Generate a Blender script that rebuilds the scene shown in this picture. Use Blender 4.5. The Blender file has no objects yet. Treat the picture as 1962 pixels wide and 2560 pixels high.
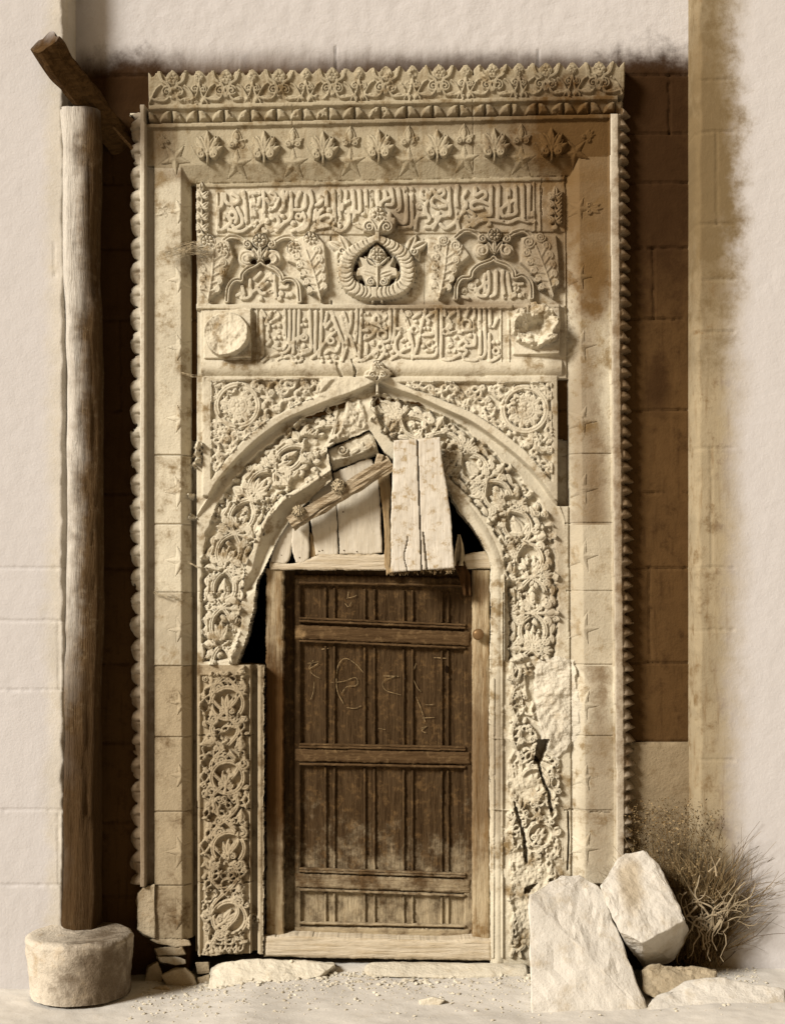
import bpy, bmesh, math, random
import numpy as np
from mathutils import Vector, Matrix, noise as mnoise
R_ = math.radians
SC = bpy.context.scene
COL = SC.collection
# ------------------------------------------------------------ camera, sky, sun, exposure
S = 0.0018                      # metres per photo pixel on the plane of the portal's face
CU, CV, GV = 981.0, 1460.0, 2410.0
D, YREF = 6.5, -0.08
ZC = (GV - CV) * S
cam = bpy.data.cameras.new("camera"); co = bpy.data.objects.new("camera", cam); COL.objects.link(co)
co.location = (0, YREF - D, ZC); co.rotation_euler = (R_(90), 0, 0)
cam.sensor_fit = 'VERTICAL'; cam.sensor_height = 36; cam.lens = 36 * D / (2560 * S)
cam.shift_y = (CV - 1280) / 2560; cam.clip_end = 400
SC.camera = co
SUN_AZ, SUN_EL = 49.0, 30.0      # azimuth: degrees to the left of the wall's normal
w = bpy.data.worlds.new("World"); SC.world = w; w.use_nodes = True
nt = w.node_tree; nt.nodes.clear()
sky = nt.nodes.new('ShaderNodeTexSky'); sky.sky_type = 'NISHITA'; sky.sun_disc = False
sky.sun_elevation = R_(SUN_EL); sky.sun_rotation = R_(180 + SUN_AZ)
bw = nt.nodes.new('ShaderNodeRGBToBW')
tint = nt.nodes.new('ShaderNodeMix'); tint.data_type = 'RGBA'; tint.blend_type = 'MULTIPLY'
tint.inputs['Factor'].default_value = 1; tint.inputs['B'].default_value = (1.0, .64, .30, 1)
bg = nt.nodes.new('ShaderNodeBackground'); bg.inputs[1].default_value = 0.06
wo = nt.nodes.new('ShaderNodeOutputWorld')
nt.links.new(sky.outputs[0], bw.inputs[0]); nt.links.new(bw.outputs[0], tint.inputs['A'])
nt.links.new(tint.outputs['Result'], bg.inputs[0]); nt.links.new(bg.outputs[0], wo.inputs[0])
sl = bpy.data.lights.new("sun", 'SUN'); so = bpy.data.objects.new("sun", sl); COL.objects.link(so)
sl.energy = 4.4; sl.angle = R_(15); sl.color = (1.0, .97, .925)
dv = Vector((math.sin(R_(SUN_AZ)) * math.cos(R_(SUN_EL)), math.cos(R_(SUN_AZ)) * math.cos(R_(SUN_EL)), -math.sin(R_(SUN_EL))))
so.rotation_euler = dv.to_track_quat('-Z', 'Y').to_euler()
SC.view_settings.view_transform = 'Standard'; SC.view_settings.look = 'None'
SC.view_settings.exposure = 0.30; SC.view_settings.gamma = 1
SC.render.engine = 'CYCLES'
SC.cycles.max_bounces = 6; SC.cycles.diffuse_bounces = 1

def PX(u, v, y=YREF):            # photo pixel + depth -> world point
    k = (y - (YREF - D)) / D
    return Vector(((u - CU) * S * k, y, ZC + (CV - v) * S * k))

# ------------------------------------------------------------ materials
def newmat(name):
    m = bpy.data.materials.new(name); m.use_nodes = True
    n = m.node_tree; n.nodes.clear()
    o = n.nodes.new('ShaderNodeOutputMaterial'); b = n.nodes.new('ShaderNodeBsdfPrincipled')
    n.links.new(b.outputs[0], o.inputs[0])
    b.inputs['Roughness'].default_value = .93; b.inputs['Specular IOR Level'].default_value = .04
    return m, n, b
def nd(n, t, **kw):
    x = n.nodes.new(t)
    for k, v in kw.items(): setattr(x, k, v)
    return x
def nz(n, vec, scale, detail=6, rough=.6, stretch=None):
    t = n.nodes.new('ShaderNodeTexNoise'); t.inputs['Scale'].default_value = scale
    t.inputs['Detail'].default_value = detail; t.inputs['Roughness'].default_value = rough
    if stretch:
        mp = n.nodes.new('ShaderNodeMapping'); mp.inputs['Scale'].default_value = stretch
        n.links.new(vec, mp.inputs[0]); vec = mp.outputs[0]
    n.links.new(vec, t.inputs['Vector']); return t.outputs['Fac']
def ramp(n, f, a, b, lo=0., hi=1.):
    r = n.nodes.new('ShaderNodeMapRange'); r.interpolation_type = 'SMOOTHSTEP'
    r.inputs[1].default_value = a; r.inputs[2].default_value = b
    r.inputs[3].default_value = lo; r.inputs[4].default_value = hi
    n.links.new(f, r.inputs[0]); return r.outputs[0]
def mth(n, op, a, b=None):
    r = n.nodes.new('ShaderNodeMath'); r.operation = op
    for i, q in enumerate((a, b)):
        if q is None: continue
        if isinstance(q, (int, float)): r.inputs[i].default_value = q
        else: n.links.new(q, r.inputs[i])
    return r.outputs[0]
def mix(n, f, a, b):
    r = n.nodes.new('ShaderNodeMix'); r.data_type = 'RGBA'
    if isinstance(f, (int, float)): r.inputs['Factor'].default_value = f
    else: n.links.new(f, r.inputs['Factor'])
    for k, q in (('A', a), ('B', b)):
        if isinstance(q, tuple): r.inputs[k].default_value = q + (1,)
        else: n.links.new(q, r.inputs[k])
    return r.outputs['Result']
def bump(n, b, h, dist, strength=1.):
    x = n.nodes.new('ShaderNodeBump'); x.inputs['Distance'].default_value = dist; x.inputs['Strength'].default_value = strength
    n.links.new(h, x.inputs['Height']); n.links.new(x.outputs[0], b.inputs['Normal'])
def position(n): return n.nodes.new('ShaderNodeNewGeometry').outputs['Position']
def blot(n, pos, c, r, nf, soft=.55):   # a ragged patch round point c: stains, also painted light and shade
    mp = n.nodes.new('ShaderNodeMapping'); mp.vector_type = 'POINT'
    mp.inputs['Location'].default_value = tuple(-c[i] / r[i] for i in range(3)); mp.inputs['Scale'].default_value = tuple(1 / q for q in r)
    n.links.new(pos, mp.inputs[0])
    ln = nd(n, 'ShaderNodeVectorMath', operation='LENGTH'); n.links.new(mp.outputs[0], ln.inputs[0])
    d = mth(n, 'ADD', ln.outputs['Value'], mth(n, 'MULTIPLY', mth(n, 'SUBTRACT', nf, .5), 2.2))
    return ramp(n, d, 1.0 + soft, 1.0 - soft)
FADE = (.50, .47, .445)  # white of the vignette fade painted into wall and timber colours
def stone(name, col, dirt, amt=.5, blots=(), blotcol=(.10, .06, .025), fade=None, grain=.0016, streak=0., coarse=.0, late=()):
    m, n, b = newmat(name); p = position(n)
    big = nz(n, p, 2.6, 7, .62); med = nz(n, p, 11, 8, .68); fine = nz(n, p, 90, 4, .6)
    c = mix(n, ramp(n, big, .35, .7), tuple(x * 1.06 for x in col), tuple(x * .88 for x in col))
    c = mix(n, ramp(n, med, .50, .74, 0, amt), c, dirt)
    c = mix(n, ramp(n, fine, .58, .72, 0, .35), c, tuple(x * .6 for x in col))
    if coarse:
        cn = nz(n, p, 5.5, 9, .72); c = mix(n, ramp(n, cn, .50, .68, 0, coarse), c, tuple(x * .8 for x in dirt))
    if streak:
        st = nz(n, p, 7, 5, .6, (6, 1, .7)); c = mix(n, ramp(n, st, .5, .75, 0, streak), c, dirt)
    for bl in blots: 
        f = mth(n, 'MULTIPLY', blot(n, p, bl[0], bl[1], med), bl[2]); c = mix(n, f, c, bl[3] if len(bl) > 3 else blotcol)
    if fade: c = fade(n, p, c, big, med)
    for bl in late: c = mix(n, mth(n, 'MULTIPLY', blot(n, p, bl[0], bl[1], med), bl[2]), c, blotcol)
    n.links.new(c, b.inputs['Base Color'])
    h = mth(n, 'ADD', mth(n, 'MULTIPLY', med, .9), mth(n, 'MULTIPLY', fine, .5)); bump(n, b, h, grain * 2.2)
    return m
def timber(name, col, dirt, amt=.6, axis=2, flake=None, bscale=.0016, fade=None, dust=0, blots=(), blotcol=(.1, .05, .02), mott=0.):
    m, n, b = newmat(name); p = position(n)
    st = [9, 9, 9]; st[axis] = .8
    g = nz(n, p, 6, 8, .68, tuple(st)); g2 = nz(n, p, 22, 5, .6, tuple(st)); big = nz(n, p, 4.5, 7, .65)
    c = mix(n, ramp(n, g, .38, .68, 0, amt), col, dirt)
    c = mix(n, ramp(n, g2, .55, .75, 0, .5), c, tuple(x * .5 for x in dirt))
    if flake: c = mix(n, ramp(n, big, flake[1], flake[1] + .12), c, flake[0])
    if mott:
        mo = nz(n, p, 26, 8, .72); c = mix(n, ramp(n, mo, .50, .66, 0, mott), c, flake[0] if flake else dirt)
    for bl in blots: c = mix(n, mth(n, 'MULTIPLY', blot(n, p, bl[0], bl[1], big), bl[2]), c, bl[3] if len(bl) > 3 else blotcol)
    if dust:
        z = nd(n, 'ShaderNodeSeparateXYZ'); n.links.new(p, z.inputs[0])
        f = mth(n, 'ADD', z.outputs[2], mth(n, 'MULTIPLY', mth(n, 'SUBTRACT', mth(n, 'ADD', mth(n, 'MULTIPLY', big, .5), mth(n, 'MULTIPLY', nz(n, p, 17, 9, .75), .5)), .5), 2.4))
        c = mix(n, ramp(n, f, dust, -.1, 0, .85), c, (.42, .34, .215))
    if fade: c = fade(n, p, c, big, g)
    n.links.new(c, b.inputs['Base Color'])
    bump(n, b, mth(n, 'ADD', g, mth(n, 'MULTIPLY', g2, .6)), bscale * 2)
    return m
def fade_above(z0, z1, jitter=.12):      # white vignette fade painted into the colour, with a ragged lower edge
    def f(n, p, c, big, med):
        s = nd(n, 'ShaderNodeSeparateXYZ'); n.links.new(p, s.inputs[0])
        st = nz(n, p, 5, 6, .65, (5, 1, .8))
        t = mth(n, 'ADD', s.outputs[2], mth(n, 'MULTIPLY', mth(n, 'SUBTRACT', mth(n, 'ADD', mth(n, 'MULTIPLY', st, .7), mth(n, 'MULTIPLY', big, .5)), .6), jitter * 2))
        return mix(n, ramp(n, t, z0, z1), c, FADE)
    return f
def fade_side(x0, x1, jitter=.1, top=None):  # the same painted vignette fade, growing sideways
    def f(n, p, c, big, med):
        s = nd(n, 'ShaderNodeSeparateXYZ'); n.links.new(p, s.inputs[0])
        t = mth(n, 'ADD', s.outputs[0], mth(n, 'MULTIPLY', mth(n, 'SUBTRACT', mth(n, 'ADD', mth(n, 'MULTIPLY', med, .6), mth(n, 'MULTIPLY', big, .6)), .6), jitter * 2))
        return mix(n, ramp(n, t, x0, x1), c, FADE)
    return f
def plain(name, col, rough=.9, metal=0., var=.3, scale=20):
    m, n, b = newmat(name); p = position(n)
    f = nz(n, p, scale, 6, .6)
    n.links.new(mix(n, ramp(n, f, .35, .7, 0, 1), col, tuple(x * (1 - var) for x in col)), b.inputs['Base Color'])
    b.inputs['Roughness'].default_value = rough; b.inputs['Metallic'].default_value = metal
    bump(n, b, f, .002); return m

# ------------------------------------------------------------ object helpers
def tag(o, label=None, cat=None, group=None, kind=None):
    if label: o['label'] = label
    if cat: o['category'] = cat
    if group: o['group'] = group
    if kind: o['kind'] = kind
    return o
def empty(name, loc, label, cat, group=None):
    o = bpy.data.objects.new(name, None); COL.objects.link(o); o.location = loc; o.empty_display_size = .1
    return tag(o, label, cat, group)
def link(name, me, mat, parent=None, smooth=False):
    o = bpy.data.objects.new(name, me); COL.objects.link(o)
    if mat: me.materials.append(mat)
    if smooth: me.polygons.foreach_set('use_smooth', np.ones(len(me.polygons), dtype=bool))
    if parent:
        o.parent = parent; o.matrix_parent_inverse = Matrix.Translation(-parent.location)
    return o
def mesh_np(name, V, F):
    me = bpy.data.meshes.new(name); V = np.asarray(V, np.float32); F = np.asarray(F, np.int32)
    me.vertices.add(len(V)); me.vertices.foreach_set('co', V.ravel())
    me.loops.add(F.size); me.loops.foreach_set('vertex_index', F.ravel())
    me.polygons.add(len(F)); k = F.shape[1]
    me.polygons.foreach_set('loop_start', np.arange(0, F.size, k, dtype=np.int32))
    me.update(calc_edges=True); return me
def bm_obj(name, bm, mat, parent=None, smooth=False):
    bmesh.ops.recalc_face_normals(bm, faces=bm.faces)
    me = bpy.data.meshes.new(name); bm.to_mesh(me); bm.free()
    return link(name, me, mat, parent, smooth)

# ------------------------------------------------------------ numpy noise and shapes
def vnoise(U, V, sc, seed):
    rg = np.random.RandomState(abs(int(seed)) % 99991); G = rg.rand(257, 257)
    x = U / sc; y = V / sc; xi = np.floor(x).astype(int); yi = np.floor(y).astype(int)
    fx = x - xi; fy = y - yi; fx = fx * fx * (3 - 2 * fx); fy = fy * fy * (3 - 2 * fy)
    a = lambda i, j: G[(yi + j) % 257, (xi + i) % 257]
    return (a(0, 0) * (1 - fx) + a(1, 0) * fx) * (1 - fy) + (a(0, 1) * (1 - fx) + a(1, 1) * fx) * fy
def fbm(U, V, sc, seed, o=4):
    t = 0; am = 1; s = 0
    for i in range(o): t = t + am * vnoise(U + 31.7 * i, V + 17.3 * i, sc / 2 ** i, seed + i); s += am; am *= .55
    return t / s
def smooth(P, n=6):
    P = [np.array(p, float) for p in P]
    if len(P) < 3: return P
    Q = [2 * P[0] - P[1]] + P + [2 * P[-1] - P[-2]]; out = []
    for i in range(1, len(Q) - 2):
        for j in range(n):
            t = j / n; a, b, c, d = Q[i - 1:i + 3]
            out.append(.5 * (2 * b + (c - a) * t + (2 * a - 5 * b + 4 * c - d) * t * t + (3 * b - a - 3 * c + d) * t ** 3))
    out.append(P[-1]); return out
def segd(U, V, P):
    D2 = np.full(U.shape, 1e12)
    for (ax, ay), (bx, by) in zip(P[:-1], P[1:]):
        dx, dy = bx - ax, by - ay; L = dx * dx + dy * dy + 1e-9
        t = np.clip(((U - ax) * dx + (V - ay) * dy) / L, 0, 1)
        D2 = np.minimum(D2, (U - ax - t * dx) ** 2 + (V - ay - t * dy) ** 2)
    return np.sqrt(D2)
def inside(U, V, P):
    c = np.zeros(U.shape, bool); n = len(P)
    for i in range(n):
        x1, y1 = P[i]; x2, y2 = P[(i + 1) % n]
        if y1 == y2: continue
        c ^= ((y1 > V) != (y2 > V)) & (U < (x2 - x1) * (V - y1) / (y2 - y1) + x1)
    return c
def sdf(U, V, P):                        # positive inside
    d = segd(U, V, list(P) + [P[0]]); return np.where(inside(U, V, P), d, -d)
def sst(x, a, b):
    t = np.clip((x - a) / (b - a), 0, 1); return t * t * (3 - 2 * t)

class Field:
    """a carved face: B = stepped base surface, R = relief on it, ID = which part each cell belongs to"""
    def __init__(s, u0, v0, u1, v1, c):
        s.c = c; s.u0 = u0; s.v0 = v0
        s.U, s.V = np.meshgrid(np.arange(u0, u1 + c, c), np.arange(v0, v1 + c, c))
        s.B = np.zeros(s.U.shape); s.R = np.zeros(s.U.shape); s.ID = np.zeros(s.U.shape, np.int32); s.SD = np.full(s.U.shape, 99.)
    def win(s, P, pad):
        P = np.asarray(P); a = P.min(0) - pad; b = P.max(0) + pad
        i0 = max(0, int((a[1] - s.v0) / s.c)); i1 = min(s.U.shape[0], int((b[1] - s.v0) / s.c) + 2)
        j0 = max(0, int((a[0] - s.u0) / s.c)); j1 = min(s.U.shape[1], int((b[0] - s.u0) / s.c) + 2)
        return np.s_[i0:max(i0, i1), j0:max(j0, j1)]
    def mx(s, w, h): s.R[w] = np.maximum(s.R[w], h)
    def stroke(s, P, wd, h, sm=True, g=0., pid=None, add=0.):
        P = smooth(P) if sm else [np.array(p, float) for p in P]
        w = s.win(P, wd); d = segd(s.U[w], s.V[w], P); q = d / (wd / 2)
        hh = h * np.clip(1 - q ** 9, 0, 1)
        if g: hh = hh - h * g * np.exp(-(d / (wd * .14)) ** 2)
        s.mx(w, hh + add * (q < 1))
        if pid: s.ID[w][(q < .95) & (s.ID[w] > 0)] = pid
    def cut(s, P, wd, h, sm=False, jag=0., seed=1):
        P = smooth(P) if sm else P
        w = s.win(P, wd + jag); d = segd(s.U[w], s.V[w], P)
        if jag: d = d + (fbm(s.U[w], s.V[w], 14, seed) - .5) * jag * 2
        s.R[w] = s.R[w] - h * np.clip(1 - (d / (wd / 2)) ** 2, 0, 1)
    def poly(s, P, h, bev=6, pid=None, dome=0., mode='max', jag=0., seed=3):
        w = s.win(P, 4); d = sdf(s.U[w], s.V[w], P)
        if jag: d = d + (fbm(s.U[w], s.V[w], 18, seed) - .5) * jag * 2
        t = np.clip(d / bev, 0, 1); hh = h * (1 - (1 - t) ** 2)
        if dome: hh = hh + dome * np.clip(d / 30, 0, 1) * (d > 0)
        if mode == 'max': s.mx(w, np.where(d > 0, hh, -9))
        else: s.R[w] = s.R[w] + np.where(d > 0, hh, 0)
        if pid: s.ID[w][(d > 0) & (s.ID[w] > 0)] = pid
    def disc(s, x, y, r, h, bev=5, pid=None, ring=0.):
        w = s.win([(x, y)], r + 3); d = np.hypot(s.U[w] - x, s.V[w] - y); t = np.clip((r - d) / bev, 0, 1)
        hh = h * (1 - (1 - t) ** 2)
        if ring: hh = hh - ring * np.exp(-((d - r * .55) / (r * .16)) ** 2)
        s.mx(w, np.where(d < r, hh, -9))
        if pid: s.ID[w][(d < r) & (s.ID[w] > 0)] = pid
    def spiral(s, x, y, r, a0, turns, sg, wd, h):
        n = max(8, int(turns * 14)); P = []
        for i in range(n + 1):
            t = i / n; rr = r * (1 - .84 * t); a = a0 + sg * t * turns * 2 * math.pi
            P.append((x + rr * math.cos(a), y + rr * math.sin(a)))
        s.stroke(P, wd, h, sm=False)
    def leaf(s, x, y, a, L, wd, h, rib=.45, bend=0.):
        ca, sa = math.cos(a), math.sin(a)
        w = s.win([(x, y), (x + L * ca, y + L * sa)], wd + abs(bend) * L + 2)
        p = (s.U[w] - x) * ca + (s.V[w] - y) * sa; q = -(s.U[w] - x) * sa + (s.V[w] - y) * ca
        t = np.clip(p / L, 0, 1); q = q - bend * L * t * t
        hw = wd / 2 * np.sin(math.pi * t ** .75) + 1e-3
        hh = h * np.sqrt(np.clip(1 - (q / hw) ** 2, 0, 1)) - h * rib * np.exp(-(q / max(1.6, wd * .12)) ** 2) * (t > .05)
        s.mx(w, np.where((p > 0) & (p < L) & (np.abs(q) < hw), hh, -9))
    def rosette(s, x, y, r, n, h, pid=None):
        w = s.win([(x, y)], r + 3); dx = s.U[w] - x; dy = s.V[w] - y; d = np.hypot(dx, dy); th = np.arctan2(dy, dx)
        pet = np.abs(np.cos(th * n / 2)); q = d / r
        hh = h * (1 - .5 * np.exp(-((q - .8) / .07) ** 2))
        body = np.where((q < .74) & (q > .2), .5 + .5 * pet ** .6, 1.0)
        hh = hh * np.where(q < .74, body, 1) * np.clip((1 - q) * 8, 0, 1) ** .5 - h * .5 * np.exp(-((q - .22) / .07) ** 2)
        s.mx(w, np.where(d < r, hh, -9))
        if pid: s.ID[w][(d < r) & (s.ID[w] > 0)] = pid
    def star(s, x, y, r, rot, h, n=5, inr=.36, pid=None):
        w = s.win([(x, y)], r + 2); dx = s.U[w] - x; dy = s.V[w] - y; d = np.hypot(dx, dy)
        th = (np.arctan2(dy, dx) - rot + math.pi / n) % (2 * math.pi / n) - math.pi / n
        th = np.abs(th); x1, y1 = r, 0.; x2, y2 = r * inr * math.cos(math.pi / n), r * inr * math.sin(math.pi / n)
        px, py = d * np.cos(th), d * np.sin(th); nx, ny = y2 - y1, x1 - x2; dist = (nx * x1 + ny * y1)
        f = 1 - (px * nx + py * ny) / dist
        s.mx(w, np.where(f > 0, h * np.minimum(1, f * 1.15) + h * .25, -9))
        if pid: s.ID[w][(f > 0) & (s.ID[w] > 0)] = pid
        rim = np.exp(-((f + .09) / .06) ** 2); s.R[w] = s.R[w] - h * .3 * rim * (f < 0)
    def bud(s, x, y, a, L, wd, h):
        s.leaf(x, y, a, L, wd, h, rib=0.); ca, sa = math.cos(a), math.sin(a)
        ox, oy = x + L * .16 * ca, y + L * .16 * sa
        w = s.win([(x, y), (x + L * ca, y + L * sa)], wd)
        p = (s.U[w] - ox) * ca + (s.V[w] - oy) * sa; q = -(s.U[w] - ox) * sa + (s.V[w] - oy) * ca; l2 = L * .68
        t = np.clip(p / l2, 0, 1); f = np.abs(q) / (wd * .3 * np.sin(math.pi * t ** .8) + 1e-3)
        s.R[w] = s.R[w] - np.where((p > 0) & (p < l2), h * .45 * np.exp(-((f - 1) / .28) ** 2), 0)
    def pal(s, x, y, sz, a, h, plate=0., n=5):
        """palmette growing from (x,y) along angle a"""
        for k in range(n):
            t = (k - (n - 1) / 2); aa = a + t * .52; L = sz * (1 - .13 * abs(t))
            if plate: s.leaf(x - sz * .1 * math.cos(a), y - sz * .1 * math.sin(a), aa, L * 1.12, sz * .46, plate, rib=0)
        for k in range(n):
            t = (k - (n - 1) / 2); aa = a + t * .52; L = sz * (1 - .13 * abs(t))
            s.leaf(x, y, aa, L, sz * .34, h, bend=-.12 * t)
        for sg in (-1, 1):
            s.spiral(x + sz * .26 * math.cos(a + sg * 1.75), y + sz * .26 * math.sin(a + sg * 1.75), sz * .19, a, 1.3, sg, sz * .11, h)
    def scroll(s, x, y, r, a, sg, h, wd=6.):
        """stem curling into a spiral with a leaf on its back"""
        P = [(x, y)]; n = 16
        cx, cy = x + r * math.cos(a + sg * .9) * 1.0, y + r * math.sin(a + sg * .9) * 1.0
        b0 = math.atan2(y - cy, x - cx)
        for i in range(n + 1):
            t = i / n; rr = math.hypot(x - cx, y - cy) * (1 - .75 * t); b = b0 + sg * t * 1.5 * 2 * math.pi
            P.append((cx + rr * math.cos(b), cy + rr * math.sin(b)))
        s.stroke(P[1:], wd, h, sm=False, g=.3)
        s.leaf(x, y, a - sg * .55, r * 1.5, r * .75, h * .95)
    def med(s, x, y, r, h, a=0., n=4):
        th = [a + i * math.pi / 18 for i in range(37)]
        s.stroke([(x + r * math.cos(t), y + r * math.sin(t)) for t in th], r * .26, h, sm=False, g=.45)
        s.pal(x - r * .45 * math.cos(a), y - r * .45 * math.sin(a), r * 1.05, a, h * .9, n=3)
        s.stroke([(x - r * 1.0 * math.cos(a), y - r * math.sin(a)), (x - r * .3 * math.cos(a), y - r * .3 * math.sin(a))], r * .2, h)
        for k in range(n):
            b = a + math.pi / 4 + k * math.pi / 2
            s.scroll(x + r * math.cos(b), y + r * math.sin(b), r * .36, b + .5, 1 if k % 2 else -1, h, r * .15)
    def fill(s, P, r, seed, h, edge=.55, conn=True, reject=(), gaps=0, clip=False):
        wq = s.win(P, 30); keep = s.R[wq].copy()
        rg = random.Random(seed); A = np.asarray(P); lo, hi = A.min(0), A.max(0); pts = []
        for _ in range(2600 if r else 0):
            x, y = rg.uniform(lo[0], hi[0]), rg.uniform(lo[1], hi[1])
            if any((x - p[0]) ** 2 + (y - p[1]) ** 2 < (r * 1.55) ** 2 for p in pts): continue
            if any((x - q[0]) ** 2 + (y - q[1]) ** 2 < (q[2] + r * .6) ** 2 for q in reject): continue
            if sdf(np.array([[x]]), np.array([[y]]), P)[0, 0] < r * edge: continue
            pts.append((x, y))
        for i, (x, y) in enumerate(pts):
            a = rg.uniform(0, 6.28); k = rg.random(); sg = rg.choice((-1, 1)); rr = r * rg.uniform(.85, 1.1)
            if conn:
                for q in sorted(pts, key=lambda q: (q[0] - x) ** 2 + (q[1] - y) ** 2)[1:3]:
                    mx_, my_ = (x + q[0]) / 2 + (q[1] - y) * .28, (y + q[1]) / 2 - (q[0] - x) * .28
                    s.stroke([(x, y), (mx_, my_), q], r * .3, h * .85, g=.4)
            if k < .5: s.scroll(x - rr * .3 * math.cos(a), y - rr * .3 * math.sin(a), rr * .62, a, sg, h, r * .27)
            elif k < .72: s.bud(x - rr * .5 * math.cos(a), y - rr * .5 * math.sin(a), a, rr * 1.3, rr * .85, h)
            else: s.pal(x - rr * .4 * math.cos(a), y - rr * .4 * math.sin(a), rr * .95, a, h, n=3)
        for _ in range(gaps):
            x, y = rg.uniform(lo[0], hi[0]), rg.uniform(lo[1], hi[1])
            if s.R[s.win([(x, y)], 4.2)].max() > h * .35 or any((x - q[0]) ** 2 + (y - q[1]) ** 2 < (q[2] * .85) ** 2 for q in reject): continue
            if sdf(np.array([[x]]), np.array([[y]]), P)[0, 0] < 4: continue
            a = rg.uniform(0, 6.28); k = rg.random(); L = rg.uniform(13, 21)
            if k < .45: s.leaf(x - L * .45 * math.cos(a), y - L * .45 * math.sin(a), a, L, L * .6, h, bend=rg.uniform(-.2, .2))
            elif k < .75: s.spiral(x, y, L * .42, a, 1.4, rg.choice((-1, 1)), L * .22, h)
            else:
                for sg in (-1, 1): s.leaf(x - 5 * math.cos(a), y - 5 * math.sin(a), a + sg * .6, L * .8, L * .42, h)
        if clip: s.R[wq] = np.where(sdf(s.U[wq], s.V[wq], P) > .5, s.R[wq], keep)
    def vines(s, C, lam, v_lens, h, seed):
        """two stems that cross and part along the centre line C = (u, v, half width), leaves and palmettes between them"""
        rg = random.Random(seed); Q = smooth([(a, b) for a, b, c in C], 12); Q = np.array(Q)
        L = np.concatenate([[0], np.cumsum(np.hypot(*np.diff(Q, axis=0).T))]); hw0 = np.interp(np.linspace(0, len(C) - 1, len(Q)), range(len(C)), [c for a, b, c in C])
        S_ = np.arange(0, L[-1], 4.); X = np.interp(S_, L, Q[:, 0]); Y = np.interp(S_, L, Q[:, 1]); HW = np.interp(S_, L, hw0)
        T = np.stack([np.gradient(X), np.gradient(Y)], 1); T /= np.hypot(T[:, 0], T[:, 1])[:, None]; N = np.stack([-T[:, 1], T[:, 0]], 1)
        sl_ = S_[np.argmin(np.hypot(X - v_lens[0], Y - v_lens[1]))]; ph = (S_ - sl_) / lam * 2 * math.pi
        for sg in (-1, 1):
            off = HW * .60 * np.cos(ph) * sg * (1 - .10 * np.cos(ph * 2))
            s.stroke([(X[i] + N[i, 0] * off[i], Y[i] + N[i, 1] * off[i]) for i in range(len(X))], 9.5, h, sm=False, g=.55)
        at = lambda q: int(np.clip(round(q / 4), 0, len(X) - 1))
        k0 = int(math.floor(-sl_ / (lam / 2))) - 1
        for k in range(k0, k0 + int(L[-1] / (lam / 2)) + 4):
            q = sl_ + k * lam / 2
            if 6 < q < L[-1] - 6:
                i = at(q); c = np.array((X[i], Y[i])); t, n, w_ = T[i], N[i], HW[i]; a = math.atan2(-t[1], -t[0])
                if C[0][1] < C[-1][1] and False: a += math.pi
                if abs(math.sin(a)) > .2 and math.sin(a) > 0: a += math.pi
                d = np.array((math.cos(a), math.sin(a))); b0 = c - d * lam * .17
                if k % 2 == 0:
                    s.pal(b0[0], b0[1], lam * .25, a, h, n=5); s.stroke([tuple(c - d * lam * .25), tuple(b0)], 6, h)
                    for sg in (-1, 1): s.leaf(b0[0], b0[1], a + sg * 1.35, w_ * .46, 12, h, bend=-.3 * sg)
                else:
                    s.bud(b0[0], b0[1], a, lam * .31, w_ * .50, h)
                    for sg in (-1, 1): s.leaf(b0[0], b0[1], a + sg * .80, lam * .24, 13, h, bend=.25 * sg); s.spiral(b0[0] + sg * n[0] * w_ * .26, b0[1] + sg * n[1] * w_ * .26, 8, a, 1.4, sg, 5, h)
                for sg in (-1, 1):          # half leaves lying along the outside of each loop
                    e = c + n * sg * w_ * .84
                    s.leaf(e[0] - t[0] * 24, e[1] - t[1] * 24, math.atan2(t[1], t[0]), 30, 13, h, bend=-.2 * sg); s.leaf(e[0] + t[0] * 26, e[1] + t[1] * 26, math.atan2(-t[1], -t[0]), 26, 12, h, bend=.2 * sg)
            q += lam / 4
            if 6 < q < L[-1] - 6:
                i = at(q); c = np.array((X[i], Y[i])); t, n, w_ = T[i], N[i], HW[i]
                s.disc(c[0], c[1], 8, h, bev=3)
                for sg in (-1, 1):
                    e = c + n * sg * w_ * .42; b = math.atan2(n[1] * sg, n[0] * sg)
                    s.stroke([tuple(c + n * sg * 4), tuple(e)], 7, h, g=.3)
                    if (k + (sg > 0)) % 2: s.bud(e[0], e[1], b, w_ * .60, w_ * .44, h)
                    else: s.pal(e[0], e[1], w_ * .50, b, h, n=3)
                    for f in (-1, 1):
                        p = c + n * sg * w_ * .56 + t * f * lam * .115
                        s.spiral(p[0], p[1], w_ * .17, b + f, 1.5, f * sg, 6, h); s.leaf(p[0], p[1], b + f * .5, w_ * .42, 12, h, bend=.25 * f)
    def flatten(s, P, h, dil=2, keep=.24, lo=.10, hi=.32, mar=-10):
        """cut the ornament back to one flat face with steep sides, fine grooves left in it"""
        w = s.win(P, 12); m = sdf(s.U[w], s.V[w], P) > mar; A = s.R[w]; B_ = A.copy()
        for _ in range(dil):
            Q = np.pad(B_, 1, mode='edge'); B_ = np.maximum.reduce([Q[1:-1, 1:-1], Q[:-2, 1:-1], Q[2:, 1:-1], Q[1:-1, :-2], Q[1:-1, 2:]])
        N = h * ((1 - keep) * sst(B_ / h, lo, hi) + keep * np.clip(A / h, 0, 1.15))
        s.R[w] = np.where(m & (A > -.002), N, A)
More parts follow.
